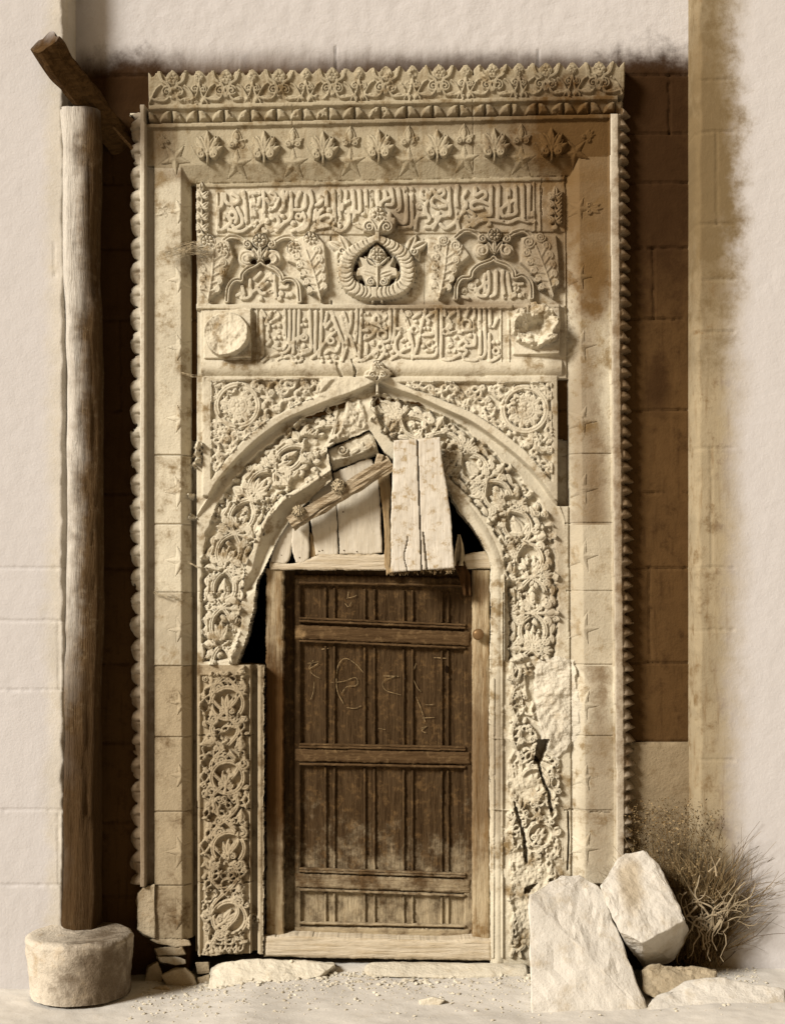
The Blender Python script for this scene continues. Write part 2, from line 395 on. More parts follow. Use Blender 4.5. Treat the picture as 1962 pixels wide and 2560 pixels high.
    def build(s, names, parent, mats, k=1., y0=0., back=.12, rnd=0.):
        """one mesh per ID; outer borders get sides running back into the wall"""
        H = s.B + s.R
        X = (s.U - CU) * S * k; Z = ZC + (CV - s.V) * S * k; Y = y0 - H
        nr, nc = s.U.shape; idx = np.arange(nr * nc).reshape(nr, nc)
        fid = s.ID[:-1, :-1].copy()
        g = np.abs(s.SD) < s.c * 1.2
        if g.any():
            gy, gx = np.gradient(s.SD, s.c); nn = np.maximum(gx * gx + gy * gy, .3); X = np.where(g, X - s.SD * gx / nn * S * k, X); Z = np.where(g, Z + s.SD * gy / nn * S * k, Z)
        VV = np.stack([X, Y, Z], -1).reshape(-1, 3)
        quad = np.stack([idx[:-1, :-1], idx[1:, :-1], idx[1:, 1:], idx[:-1, 1:]], -1)
        for i in [i for i in names if names[i] in SPLIT]:       # an ID whose cells fall apart becomes several meshes
            lab, cnt = components(fid == i)
            for j in np.argsort(-cnt)[1:]:
                m = lab == j
                if cnt[j] < 60:
                    q = np.argwhere(m); a0, a1 = np.maximum(q.min(0) - 2, 0), q.max(0) + 3; nb_ = fid[a0[0]:a1[0], a0[1]:a1[1]]; nb_ = nb_[(nb_ != i) & (nb_ > 0)]
                    if len(nb_): fid[m] = np.bincount(nb_).argmax()
                else:
                    k_ = max(names) + 1; names[k_] = names[i]; mats[k_] = mats.get(i, mats[0]); fid[m] = k_
        pad = np.pad(fid, 1); out = {}
        for i, nm in names.items():
            m = fid == i
            if not m.any(): continue
            F = quad[m]; sk = []
            for dy, dx, a, b in ((-1, 0, 3, 0), (1, 0, 1, 2), (0, -1, 0, 1), (0, 1, 2, 3)):
                nb = pad[1 + dy:1 + dy + fid.shape[0], 1 + dx:1 + dx + fid.shape[1]]
                e = quad[m & (nb == 0)]
                if len(e): sk.append(e[:, [a, b]])
            used, inv = np.unique(F, return_inverse=True); F = inv.reshape(F.shape); P = VV[used]
            if sk:
                E = np.concatenate(sk); lut = np.full(nr * nc, -1); lut[used] = np.arange(len(used)); E = lut[E]
                bu, bi = np.unique(E, return_inverse=True); bi = bi.reshape(E.shape) + len(P)
                Q = P[bu].copy(); Q[:, 1] = y0 + back; P = np.concatenate([P, Q])
                F = np.concatenate([F, np.stack([E[:, 1], E[:, 0], bi[:, 0], bi[:, 1]], -1)])
            o = link(nm, mesh_np(nm, P, F), mats.get(i, mats[0]), parent); out[i] = o
        return out
SPLIT = ('carved_arch', 'inscription_panel', 'back_slab', 'frieze', 'jamb_stone', 'spandrel')
def components(M):
    par = []
    def find(a):
        while par[a] != a: par[a] = par[par[a]]; a = par[a]
        return a
    runs = []; prev = []
    for y in range(M.shape[0]):
        d = np.diff(np.concatenate([[0], M[y].astype(np.int8), [0]])); cur = []
        for a, b in zip(np.where(d == 1)[0], np.where(d == -1)[0]):
            par.append(len(par)); me = len(par) - 1
            for (c, e, k) in prev:
                if c < b and a < e:
                    r1, r2 = find(me), find(k)
                    if r1 != r2: par[r1] = r2
            cur.append((a, b, me)); runs.append((y, a, b, me))
        prev = cur
    roots = {}; L = np.full(M.shape, -1); cnt = []
    for (y, a, b, k) in runs:
        r = roots.setdefault(find(k), len(roots))
        if r == len(cnt): cnt.append(0)
        L[y, a:b] = r; cnt[r] += b - a
    return L, np.array(cnt)
def blur(A, n=1):
    for _ in range(n):
        P = np.pad(A, 1, mode='edge')
        A = (P[:-2, 1:-1] + P[2:, 1:-1] + P[1:-1, :-2] + P[1:-1, 2:] + 2 * P[1:-1, 1:-1] * 2) / 8
    return A
# ------------------------------------------------------------ the carved portal
zz = lambda v: ZC + (CV - v) * S
xx = lambda u: (u - CU) * S
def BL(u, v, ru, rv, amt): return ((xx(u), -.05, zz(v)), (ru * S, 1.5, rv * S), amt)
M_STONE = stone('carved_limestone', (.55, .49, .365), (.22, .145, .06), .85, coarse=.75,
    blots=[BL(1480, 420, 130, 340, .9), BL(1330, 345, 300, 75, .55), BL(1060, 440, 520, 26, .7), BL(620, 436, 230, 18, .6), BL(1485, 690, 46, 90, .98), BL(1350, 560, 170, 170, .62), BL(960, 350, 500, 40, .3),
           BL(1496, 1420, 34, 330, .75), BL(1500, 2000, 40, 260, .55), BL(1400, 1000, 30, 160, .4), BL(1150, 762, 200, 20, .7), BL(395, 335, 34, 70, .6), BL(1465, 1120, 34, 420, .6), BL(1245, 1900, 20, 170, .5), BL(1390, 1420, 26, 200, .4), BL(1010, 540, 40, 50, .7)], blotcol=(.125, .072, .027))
M_LOW = stone('dark_limestone', (.335, .268, .172), (.11, .064, .025), .75, grain=.0022, coarse=.6)  # darker stone tone for the lower left jamb
M_TOP = stone('shaded_cornice', (.37, .315, .212), (.17, .11, .045), .75, coarse=.7, streak=.4, blots=[BL(1450, 345, 190, 150, 1.), BL(395, 335, 40, 80, .7), BL(1200, 300, 300, 30, .5)], blotcol=(.085, .046, .016))  # weathered, and darkened in colour in place of a porch roof's shade
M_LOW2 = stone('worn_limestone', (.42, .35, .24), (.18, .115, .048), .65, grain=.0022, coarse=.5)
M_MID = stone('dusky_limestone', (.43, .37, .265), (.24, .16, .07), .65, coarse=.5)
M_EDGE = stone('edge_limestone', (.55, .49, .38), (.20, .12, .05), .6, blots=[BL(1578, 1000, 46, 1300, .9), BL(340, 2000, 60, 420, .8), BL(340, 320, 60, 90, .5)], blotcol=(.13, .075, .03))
F = Field(318, 150, 1592, 2432, 1.6); U, V = F.U, F.V
TL = lambda u, v: v + np.interp(v, [440, 900], [.021, 0.]) * (u - 565)
VR = TL(U, V); RS = np.interp(V, [400, 2000], [0, 16])        # lean of the right-hand jamb
LS = np.interp(V, [1200, 2300], [0, 3])
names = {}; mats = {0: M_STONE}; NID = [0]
def part(nm, mat=None):
    NID[0] += 1; names[NID[0]] = nm
    if mat: mats[NID[0]] = mat
    return NID[0]
I_FIELD = part('back_slab'); F.ID[:] = I_FIELD
def area(mask, h, pid=None):
    F.B = np.where(mask, h, F.B)
    if pid: F.ID[mask] = pid
# inner field
area((U > 472) & (U < 1430 + RS), .030)
# jambs, left and right, stone by stone
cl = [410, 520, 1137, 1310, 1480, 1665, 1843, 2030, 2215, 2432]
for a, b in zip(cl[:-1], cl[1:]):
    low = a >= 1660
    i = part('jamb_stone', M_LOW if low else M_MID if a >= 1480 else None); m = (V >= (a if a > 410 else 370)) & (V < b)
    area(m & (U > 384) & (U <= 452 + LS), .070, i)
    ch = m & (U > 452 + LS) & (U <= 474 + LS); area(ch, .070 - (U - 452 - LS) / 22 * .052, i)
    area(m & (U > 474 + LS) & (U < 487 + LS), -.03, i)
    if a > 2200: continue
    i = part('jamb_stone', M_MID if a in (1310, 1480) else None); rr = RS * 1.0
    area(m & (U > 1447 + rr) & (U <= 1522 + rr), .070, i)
    area(m & (U > 1415 + rr) & (U <= 1447 + rr), .016 + (U - 1415 - rr) / 32 * .054, i)
for v in cl[2:-1]:
    F.cut([(384, v), (474, v)], 4, .010); F.cut([(1415, v - 3), (1530, v - 3)], 4, .008)
# fillets and leaf borders
i_lf = part('edge_fillet', M_EDGE); i_rf = part('edge_fillet', M_EDGE)
area((U > 351) & (U <= 367) & (V > 262), .108, i_lf)
area((U > 367) & (U <= 385) & (V > 410), .040, i_lf)
area((U > 1522 + RS) & (U <= 1545 + RS * .9) & (V > 250), .098, i_rf)
i_lb = part('leaf_border', M_EDGE); i_rb = part('leaf_border', M_EDGE)
per = 59.3
def scallop(side):
    if side < 0:
        q = 352 - U; ph = ((V - 470) % per) / per; wd = 30.
    else:
        q = U - 1545 - RS * .9; ph = ((V - 300 + 10) % per) / per; wd = 34.
    prof = np.sqrt(np.clip(1 - ((ph - .5) / .5) ** 2, 0, 1))
    if side > 0: prof = np.where(ph < .46, np.clip(ph / .40, 0, 1) ** .6 * np.clip((.50 - ph) / .10, 0, 1) ** .5, np.clip((ph - .46) / .36, 0, 1) ** .75 * np.clip((1.0 - ph) / .18, 0, 1) ** .8)
    edge = wd * (.30 + .70 * prof); inn = (q > 0) & (q < edge)
    h = .095 * np.sqrt(np.clip(1 - (q / np.maximum(edge, 1)) ** 2, .05, 1))
    h = h - .018 * np.exp(-((ph - .52) / .05) ** 2) - .02 * (1 - prof)
    if side < 0: h = .030 + h * .50 + .012 * np.sin(ph * 2 * math.pi)
    return q, edge, inn, h, wd
wear = fbm(U, V, 40, 77)
for side, pid in ((-1, i_lb), (1, i_rb)):
    q, edge, inn, h, wd = scallop(side); m = (q > 0) & (V > (275 if side < 0 else 268))
    edge = edge * (.80 + .36 * fbm(U, V, 34, 79 + side)) - 9 * sst(fbm(U, V, 26, 83 + side), .62, .74); h = h * (.82 + .3 * fbm(U, V, 28, 85 + side))
    if side < 0:
        low = sst(V, 1330, 1480); h = h * (1 - low * .45 * wear); edge = edge + low * (wear - .5) * 14
    F.B = np.where(m, h, F.B); F.ID[m] = pid; F.ID[m & (q > edge)] = 0
    F.SD = np.where(m, np.minimum(F.SD, edge - q), F.SD)
F.ID[(U > 1545 + RS * .9) & (V > 2215)] = 0
F.ID[(U < 384) & (V > 2213)] = 0
F.ID[(U > 1562 + RS) & (V < 268)] = 0
# crest
crest_x = [(372, 731), (731, 1181), (1181, 1562)]
du = np.abs(((U - 434 + 16.58) % 33.16) - 16.58) / 16.58
bigp = np.cos((U - 434) / 132.6 * 2 * math.pi * 2) * .5 + .5
top = 177 + 14 * du ** 1.9 + 3 * (1 - bigp) + (fbm(U, V, 30, 5) - .5) * 5
m = (VR > top) & (VR < 262) & (U > 372) & (U < 1561)
F.ID[(VR < 262)] = 0; F.SD = np.where(VR < 240, np.minimum(F.SD, np.minimum(VR - top, np.minimum(U - 372, 1561 - U))), F.SD)
for a, b in crest_x:
    i = part('cornice_stone', M_TOP); mm = m & (U >= a) & (U < b); area(mm, .088 + .022 * (262 - VR) / 86, i)
def rv(u, v): return v - (.021 * (u - 565))              # rectified row -> photo row (upper courses)
for a in (731, 1181): F.cut([(a, rv(a, 170)), (a + 2, rv(a, 262))], 5, .02); F.cut([(a, rv(a, 262)), (a + 3, 420)], 3, .006)
for k in range(-1, 10):
    c = 434 + k * 132.6; h = .012
    if 372 < c < 1560:
        F.rosette(c, rv(c, 198), 16, 6, h)
        for sg in (-1, 1):
            F.spiral(c + sg * 15, rv(c, 231), 12, -1.57, 1.6, sg, 5, h)
            F.stroke([(c + sg * 2, rv(c, 244)), (c + sg * 10, rv(c, 216)), (c + sg * 26, rv(c, 204)), (c + sg * 33, rv(c, 182))], 8, h, g=.2)
            F.stroke([(c + sg * 1, rv(c, 222)), (c + sg * 16, rv(c, 250)), (c + sg * 38, rv(c, 252)), (c + sg * 56, rv(c, 246))], 6, h)
            F.stroke([(c + sg * 30, rv(c, 216)), (c + sg * 42, rv(c, 226)), (c + sg * 60, rv(c, 260))], 5, h)
            F.leaf(c + sg * 16, rv(c, 254), math.atan2(-.25, sg), 34, 13, h)
    d = c + 66.3
    if 380 < d < 1550:
        F.rosette(d, rv(d, 198), 11, 5, h)
        for sg in (-1, 1):
            F.spiral(d + sg * 10, rv(d, 226), 8.5, -1.57, 1.4, sg, 4.5, h)
            F.stroke([(d, rv(d, 212)), (d + sg * 7, rv(d, 240)), (d + sg * 20, rv(d, 258))], 5, h)
            F.spiral(d + sg * 7, rv(d, 254), 5.5, -1.57, 1.2, sg, 3.5, h)
# fillet, leaf moulding, fillet
i = part('cornice_fillet', M_TOP); area((VR >= 262) & (VR < 273) & (U > 372) & (U < 1545), .098, i); area((VR >= 305) & (VR < 317) & (U > 367) & (U < 1524), .086, i)
i = part('leaf_moulding', M_TOP); area((VR >= 273) & (VR < 305) & (U > 372) & (U < 1556), .060 + .0007 * (305 - VR), i)
for k in range(-1, 18):
    c = 430 + k * 65.2
    if c > 1540: break
    for sg in (-1, 1):
        if not 376 < c + sg * 18 < 1550: continue
        F.poly([(c + sg * a_, rv(c, b_)) for a_, b_ in ((1.5, 303), (1.5, 275), (12, 275), (22, 281), (29, 291), (31.5, 303))], .024, 9)
    F.cut([(c, rv(c, 274)), (c, rv(c, 304))], 3, .012)
# frieze with palmettes, sloping soffit below it
i_fr = part('frieze', M_TOP); area((VR >= 317) & (VR < 409) & (U > 367) & (U < 1524), .070, i_fr)
i_sl = part('frieze_slope', M_TOP); tt = np.clip((VR - 409) / 42, 0, 1)
area((VR >= 409) & (VR < 451) & (U > 452 + (VR - 409) * .5) & (U < 1447 - (VR - 409) * .5), .070 - .036 * tt, i_sl)
area((VR >= 451) & (VR < 463) & (U > 487) & (U < 1415), .040, i_sl)
F.cut([(490, 452), (940, 444), (1410, 434)], 3, .008, jag=2)
F.ID[(VR >= 409) & (VR < 415) & (U > 384) & (U < 452)] = i_fr
for (x, y) in ((520, 398), (661, 398), (808, 399), (947, 395), (1093, 394), (1235, 392), (1378, 390)):
    i = part('palmette', M_TOP); F_R0 = F.R.copy()
    F.pal(x, y - 14, 58, -1.57, .034, plate=.028)
    for sg in (-1, 1):
        F.leaf(x, y - 16, -1.57 + sg * 1.25, 38, 24, .034); F.spiral(x + sg * 14, y - 8, 10, -1.57, 1.3, sg, 5.5, .036)
    F.stroke([(x, y + 10), (x, y - 20)], 7, .030)
    F.ID[(F.R > F_R0 + .004)] = i
for (x, y) in ((592, 408), (733, 406), (876, 403), (1022, 402), (1160, 397), (1303, 398)):
    i = part('star', M_TOP); F.star(x, y, 40, -1.57, .007, pid=i)
    i = part('trefoil', M_TOP); F_R0 = F.R.copy()
    F.bud(x, y - 46, -1.57, 44, 26, .014)
    for sg in (-1, 1): F.leaf(x, y - 44, -1.57 + sg * .95, 32, 17, .013); F.spiral(x + sg * 11, y - 46, 8, -1.57, 1.2, sg, 4.5, .013)
    F.ID[(F.R > F_R0 + .003)] = i
for (x, y, a) in ((438, 395, .9), (1437, 380, 2.3)):
    i = part('star', M_TOP); F.star(x, y, 40, a + 3.14, .009, pid=i)
    F.pal(x - 44 * math.cos(a), y - 44 * math.sin(a) * 1.1, 28, a + 3.14, .008, n=3)
for v in (527, 697, 867, 1046, 1227, 1402, 1575, 1758, 1940, 2131, 2288):
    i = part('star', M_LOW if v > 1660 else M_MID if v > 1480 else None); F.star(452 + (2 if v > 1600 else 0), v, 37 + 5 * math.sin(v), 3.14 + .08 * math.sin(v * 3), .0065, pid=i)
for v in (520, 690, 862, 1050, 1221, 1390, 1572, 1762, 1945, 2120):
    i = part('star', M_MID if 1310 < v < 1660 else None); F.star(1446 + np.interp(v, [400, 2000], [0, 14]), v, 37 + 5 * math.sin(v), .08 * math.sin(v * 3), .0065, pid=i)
F.pal(412, 527, 30, 3.14, .007, n=3); F.pal(1474, 520, 34, 0., .008, n=3)
# ---- upper inscription
i_p1 = part('inscription_panel'); area((V > TL(U, 455) * 0 + 462 - .021 * (U - 565)) & (V < 583 - .012 * (U - 565)) & (U > 487) & (U < 1415), .030, i_p1)
i_l1 = part('lettering')
def txt(data, ox, oy, sc, wd, h, pid, squash=None):
    for item in data.split(';'):
        item = item.strip()
        if not item: continue
        if item[0] in 'co':
            x, y, r = [float(q) for q in item[1:].split(',')]
            if item[0] == 'c': F.disc(ox + x / sc, oy + y / sc, r / sc + 1, h, bev=3, pid=pid, ring=h * .35 if r > 38 else 0)
            else: F.stroke([(ox + x / sc + r / sc * math.cos(t * .5236), oy + y / sc + r / sc * math.sin(t * .5236)) for t in range(13)], wd * .8, h, sm=False, pid=pid)
        else:
            F.stroke([tuple(float(q) / sc + o for q, o in zip(p.split(','), (ox, oy))) for p in item.split()], wd, h, pid=pid)
TA = "200,230 200,390 160,440 130,470;135,440 140,720 150,790 280,720 330,650 290,580 250,540;o355,555,48;c235,605,22;240,240 250,330 300,385 400,375 450,320 425,270 360,235;350,440 400,520 420,600 400,660;430,440 480,540 500,600 500,680 430,735 380,745;300,770 460,800 560,760 600,700;520,200 550,400 560,600 590,720;620,220 640,420 655,620 640,700 590,730;760,215 650,225;660,280 690,420 700,550;770,290 740,400 700,470;820,210 830,420 830,560 800,650 700,800;870,310 920,370 1000,330 995,240 940,210;1050,300 1000,420 920,470;c875,640,46;950,560 1030,580 1055,660 1000,740 850,800 820,760;1120,200 1125,420 1080,480;c960,600,34;c1120,570,34;1180,215 1160,300;1235,215 1245,420 1240,590 1120,680 1020,790;1380,210 1320,330 1320,410;1450,250 1450,420 1380,470 1300,470;o1355,570,40;1420,520 1450,620 1410,720 1260,790;c1270,670,44;1530,190 1560,360 1520,480 1510,640 1450,750 1350,785;1610,480 1590,620;c1585,745,48;c710,660,28;c690,720,24;c360,715,30"
TB = "60,270 95,310 50,380 0,400;150,200 155,410;200,555 120,560 60,600 30,650 90,690 200,690 245,640 225,560;c185,470,40;110,450 40,520 10,600;260,185 270,420 275,600 250,690 100,730 30,740;350,180 350,400 340,480 362,600 352,730;450,195 440,310;490,340 400,390 385,470;550,180 560,480 450,500;485,520 495,650 440,740 370,790 260,750;650,180 660,470 620,515 585,500 565,640 600,700 690,740;745,180 750,500 700,540;830,195 830,440;930,180 930,420;1035,195 1045,300;1100,290 990,350 960,420;1130,150 1155,380 1060,395;1240,160 1265,420 1220,480;1345,140 1358,420 1355,640 1300,675 1230,640;1440,150 1440,420 1440,690 1360,740 1240,735;1540,540 1500,640 1490,750;c1555,415,54;1600,150 1590,270 1640,300 1680,240;1640,430 1650,540 1560,560;c620,690,30"
TC = "0,150 50,180 40,280 10,300;60,300 110,190 140,165 170,215 230,200 290,165 305,230 240,275 180,250;345,375 250,310 170,280 120,330 130,400 200,430 330,420;60,330 20,420 10,500 60,550 90,600 50,650;c150,575,30;225,520 185,600 210,640 120,720 30,740;380,145 385,350 400,540 340,575 260,575 200,650 140,750;510,105 490,300 512,500 500,620 430,700 330,755 250,690;650,190 605,260 635,340 640,420 600,450;780,140 780,250 860,210 920,200 932,270 870,315;985,390 880,350 780,345 710,400 760,465 880,445;620,490 540,560 500,650;680,490 765,560 690,630 640,570;1015,115 1010,380 1010,540 930,565 830,590 700,700 600,770;1130,110 1125,350 1120,590;1380,115 1388,400 1390,520 1280,560 1190,565 1165,470 1230,410 1335,335;1280,165 1290,500;1490,95 1495,400 1500,575;1590,100 1580,350 1580,600;1660,640 1560,645 1420,610 1300,660 1150,645 1000,625 850,640 740,720;c985,690,38;1640,510 1640,640;500,650 530,770"
for dat, ox in ((TA, 520), (TB, 790), (TC, 1060)): txt(dat, ox, 440, 6, 10.6, .0125, i_l1)
for P in ([(541, 474), (541, 580)], [(1336, 448), (1338, 570)], [(1350, 455), (1352, 570)]): F.stroke(P, 4, .008)
F.cut([(1356, 440), (1358, 470), (1354, 500), (1358, 530)], 3, .01, jag=2)
for (x, y0, y1, s_) in ((502, 452, 585, 1), (1390, 462, 565, -1)):
    i = part('leaf_spray'); F_R0 = F.R.copy(); n = 4
    F.stroke([(x, y1 - 4), (x, y0 + 16)], 5, .016)
    for k in range(n):
        yy = y1 - 14 - k * (y1 - y0 - 24) / n
        for sg in (-1, 1): F.leaf(x, yy, -1.57 + sg * .8, 27, 15, .026); F.spiral(x + sg * 9, yy - 2, 6, 0, 1.2, sg, 4, .024)
    F.leaf(x, y0 + 22, -1.57, 26, 15, .026); F.disc(x, y1 - 2, 9, .018)
    F.ID[F.R > F_R0 + .004] = i
# ---- band of medallion and arched cartouches
i_bd = part('medallion_course'); area((V > 583 - .012 * (U - 565)) & (V < 755 + .004 * (U - 565)) & (U > 487) & (U < 1415), .022, i_bd)
F.cut([(826, 585), (828, 755)], 4, .02); F.cut([(1061, 590), (1062, 755)], 3, .006)
i_rg = part('ring_wreath')
for sg in (-1, 1):
    P = smooth([(942 + sg * q[0], q[1]) for q in ((5, 594), (40, 612), (68, 636), (78, 668), (73, 700), (52, 720), (22, 728), (0, 729))], 8)
    
    for j in range(0, len(P) - 2, 2): F.stroke(P[j:j + 4], float(np.interp(j, [0, 8, 16], [20, 31, 39])), .052, sm=False, pid=i_rg)
    L = np.cumsum([0] + [math.hypot(*(P[j + 1] - P[j])) for j in range(len(P) - 1)])
    for q in np.arange(8, L[-1], 11.5):
        j = min(int(np.searchsorted(L, q)), len(P) - 2); t = P[j + 1] - P[j]; t = t / (np.hypot(*t) + 1e-6); nn = np.array((-t[1], t[0])) * sg
        hw_ = float(np.interp(j, [0, 8, 16], [10, 16, 19.5])); a = P[j] + nn * hw_; b = P[j] - nn * hw_; mid = P[j] + t * 9
        F.cut([tuple(a), tuple(mid + nn * 6), tuple(mid - nn * 8), tuple(b)], 4.0, .010, sm=True)
hole = [(942, 604), (962, 622), (985, 640), (999, 662), (1000, 682), (990, 700), (974, 713), (942, 716), (910, 713), (894, 700), (884, 682), (885, 662), (900, 640), (922, 622)]
w_ = F.win(hole, 3); dd = sdf(U[w_], V[w_], hole); F.R[w_] = np.where(dd > 0, .016, F.R[w_])
for Q in ([(938, 604), (926, 612), (908, 626), (899, 638), (914, 639), (922, 622)], [(948, 604), (962, 614), (978, 630), (986, 641), (970, 641), (962, 622)], [(893, 646), (885, 654), (882, 668), (890, 676), (898, 662)], [(990, 646), (998, 655), (1001, 668), (994, 676), (987, 662)], [(893, 690), (899, 703), (912, 712), (916, 711), (912, 696), (903, 690)], [(991, 688), (985, 702), (973, 712), (969, 711), (973, 696), (981, 689)]):
    w_ = F.win(Q, 3); F.R[w_] = np.where(sdf(U[w_], V[w_], Q) > .8, -.07, F.R[w_])
i = part('medallion_palmette'); F_R0 = F.R.copy()
plate = [(942, 603), (960, 620), (966, 640), (972, 646), (985, 634), (986, 648), (978, 662), (992, 666), (996, 682), (992, 690), (980, 688), (974, 700), (968, 712), (916, 712), (910, 700), (903, 688), (892, 690), (888, 682), (893, 666), (906, 661), (898, 646), (894, 634), (914, 642), (918, 640), (924, 620)]
F.poly(plate, .034, 3)
F.rosette(943, 633, 20, 8, .050)
for sg in (-1, 1):
    F.bud(943, 666, -1.57 + sg * .85, 44, 16, .047)
    F.leaf(943, 690, -1.57 + sg * 1.05, 54, 22, .046, bend=sg * .22); F.spiral(943 + sg * 16, 703, 11, -1.57, 1.8, sg, 5, .050)
    F.stroke([(943, 720), (943 + sg * 12, 752)], 7, .034)
F.stroke([(943, 738), (943, 660)], 6, .047)
F.ID[F.R > F_R0 + .008] = i
i = part('medallion_finial'); F_R0 = F.R.copy()
F.poly([(942, 600), (926, 585), (908, 578), (905, 560), (912, 548), (922, 545), (920, 530), (930, 516), (945, 513), (960, 520), (966, 532), (974, 527), (982, 532), (981, 540), (991, 541), (990, 556), (984, 570), (968, 583), (956, 585)], .046, 4)
F.rosette(945, 534, 21, 7, .060); F.spiral(923, 567, 15, -1.2, 1.7, -1, 6, .059); F.spiral(967, 567, 15, -1.9, 1.7, 1, 6, .059)
for sg in (-1, 1): F.stroke([(943 + sg * 2, 600), (943 + sg * 4, 570), (943 + sg * 18, 548)], 6, .060)
F.disc(973, 533, 9, .044); F.ID[F.R > F_R0 + .015] = i
for x, sg in ((855, -1), (1034, 1)):
    i = part('side_leaf'); F_R0 = F.R.copy(); y = 625
    F.leaf(x + sg * -14, y, -1.57 + sg * .35, 50, 30, .034, bend=sg * .1); F.leaf(x - sg * 4, y - 6, -1.57 + sg * 1.1, 46, 30, .036)
    F.leaf(x, y - 12, 1.2 if sg > 0 else 1.9, 38, 28, .030); F.spiral(x, y, 10, 0, 1.3, sg, 5, .036)
    F.ID[F.R > F_R0 + .008] = i
def cartouche(P, fin, lobes, letters, ox, oy, sc):
    i = part('trefoil_arch'); F.stroke(P, 13, .030, g=.5, pid=i)
    i2 = part('arch_finial'); F_R0 = F.R.copy(); x, y, r = fin
    for (lx, ly, lr) in lobes:
        F.disc(lx, ly, lr, .034, bev=10, ring=.012); F.spiral(lx, ly, lr * .8, math.atan2(y - ly, x - lx), 1.1, 1 if lx < x else -1, 6, .037)
    bx, by = x, y + 48
    for sg in (-1, 1):
        F.leaf(bx, by, -1.57 + sg * .55, 44, 15, .038); F.spiral(x + sg * 30, y + 10, 11, -1.57, 1.5, sg, 5, .036)
        F.stroke([(bx + sg * 26, y + 12), (bx + sg * 50, y - 6), (bx + sg * 76, y - 10), (bx + sg * 98, y + 6)], 14, .030, g=.3)
    F.leaf(bx, by, -1.57, 40, 14, .040); F.rosette(x, y, r, 8, .042)
    F.ID[F.R > F_R0 + .010] = i2
    i3 = part('lettering')
    txt(letters, ox, oy, sc, 10, .013, i3)
cartouche([(565, 748), (568, 718), (579, 699), (592, 694), (601, 695), (603, 681), (616, 667), (637, 657), (650, 648), (663, 657), (686, 667), (701, 681), (705, 696), (714, 692), (731, 694), (744, 709), (748, 748)],
          (648, 597, 20), ((616, 641, 25), (680, 641, 25)),
          "840,490 770,570;715,580 715,660 730,740 690,790 620,800;900,560 850,620 790,660;920,610 850,670;730,730 800,690 860,740 970,710;c930,540,40;960,510 960,570;1000,530 1005,660 1015,780;1070,670 1150,665 1155,630;c1080,740,35;c1060,800,30;c1150,765,26;c1195,755,30;c620,770,40;560,760 600,740;c840,800,26;620,650 640,740", 470, 570, 4.667)
cartouche([(1140, 742), (1142, 710), (1154, 691), (1176, 688), (1181, 673), (1197, 658), (1228, 646), (1235, 640), (1243, 648), (1270, 658), (1285, 673), (1288, 688), (1306, 683), (1322, 693), (1330, 710), (1331, 740)],
          (1237, 583, 18), ((1205, 622, 21), (1268, 622, 21)),
          "720,560 710,640 720,760;760,530 765,700 740,800 700,820 640,800 640,740 700,690 760,640;850,520 850,700 840,790 790,820;930,520 920,640 950,830;980,550 1000,680 1030,830;1060,680 1160,670;c1090,730,36;c1130,810,30;c1185,800,30;c570,690,50;c620,640,34;c470,750,40;c620,740,34;c1060,800,36;440,820 520,840", 1060, 560, 4.667)
for (x, y) in ((632, 648), (667, 648)): 
    w_ = F.win([(x, y)], 14); d_ = np.hypot(U[w_] - x, V[w_] - y); F.R[w_] = np.where(d_ < 9, -.05, F.R[w_])
def pendant(P, ax, ros, seed):
    i = part('leaf_pendant'); F_R0 = F.R.copy(); F.poly(P, .030, 4, dome=.004)
    (x0, y0), (x1, y1) = ax; n = 5; a = math.atan2(y1 - y0, x1 - x0)
    F.stroke([(x0, y0), ((x0 + x1) / 2 + 3, (y0 + y1) / 2), (x1, y1)], 6, .040)
    for k in range(n):
        t = .12 + .74 * k / n; x, y = x0 + (x1 - x0) * t, y0 + (y1 - y0) * t; L = 46 * (1 - .55 * t)
        for sg in (-1, 1):
            b = a + sg * (2.0 - .15 * k); F.stroke([(x + math.cos(a) * 16, y + math.sin(a) * 16), (x + L * .45 * math.cos(b) + 10 * math.cos(a), y + L * .45 * math.sin(b) + 8), (x + L * .74 * math.cos(b), y + L * .74 * math.sin(b))], 7, .038)
            F.spiral(x + L * .68 * math.cos(b), y + L * .68 * math.sin(b) + 4, 10.5 - k * .6, b + 1.57, 1.5, sg, 5.5, .039)
    for (x, y, r, kind) in ros:
        if kind: F.rosette(x, y, r, 7, .044)
        else: F.disc(x, y, r, .036, bev=9); F.spiral(x, y, r * .85, 0, 2., 1, 5, .041)
    F.ID[F.R > F_R0 + .010] = i
pendant([(487, 598), (540, 588), (572, 598), (586, 640), (560, 690), (548, 722), (520, 748), (497, 722), (487, 650)], ((533, 620), (519, 746)), ((518, 600, 20, 1), (554, 619, 19, 1)), 1)
pendant([(716, 604), (756, 584), (800, 592), (812, 606), (815, 640), (820, 700), (800, 748), (770, 706), (744, 660), (716, 650)], ((764, 622), (801, 746)), ((734, 616, 20, 1), (776, 594, 20, 1)), 2)
pendant([(1067, 590), (1100, 596), (1136, 586), (1156, 604), (1178, 636), (1150, 660), (1136, 700), (1098, 744), (1074, 706), (1080, 650), (1068, 630)], ((1117, 612), (1098, 742)), ((1108, 598, 16, 0), (1140, 611, 18, 0)), 3)
pendant([(1304, 588), (1340, 580), (1394, 582), (1400, 640), (1402, 690), (1380, 740), (1344, 692), (1300, 652)], ((1340, 612), (1384, 738)), ((1322, 602, 19, 0), (1352, 590, 15, 0)), 4)
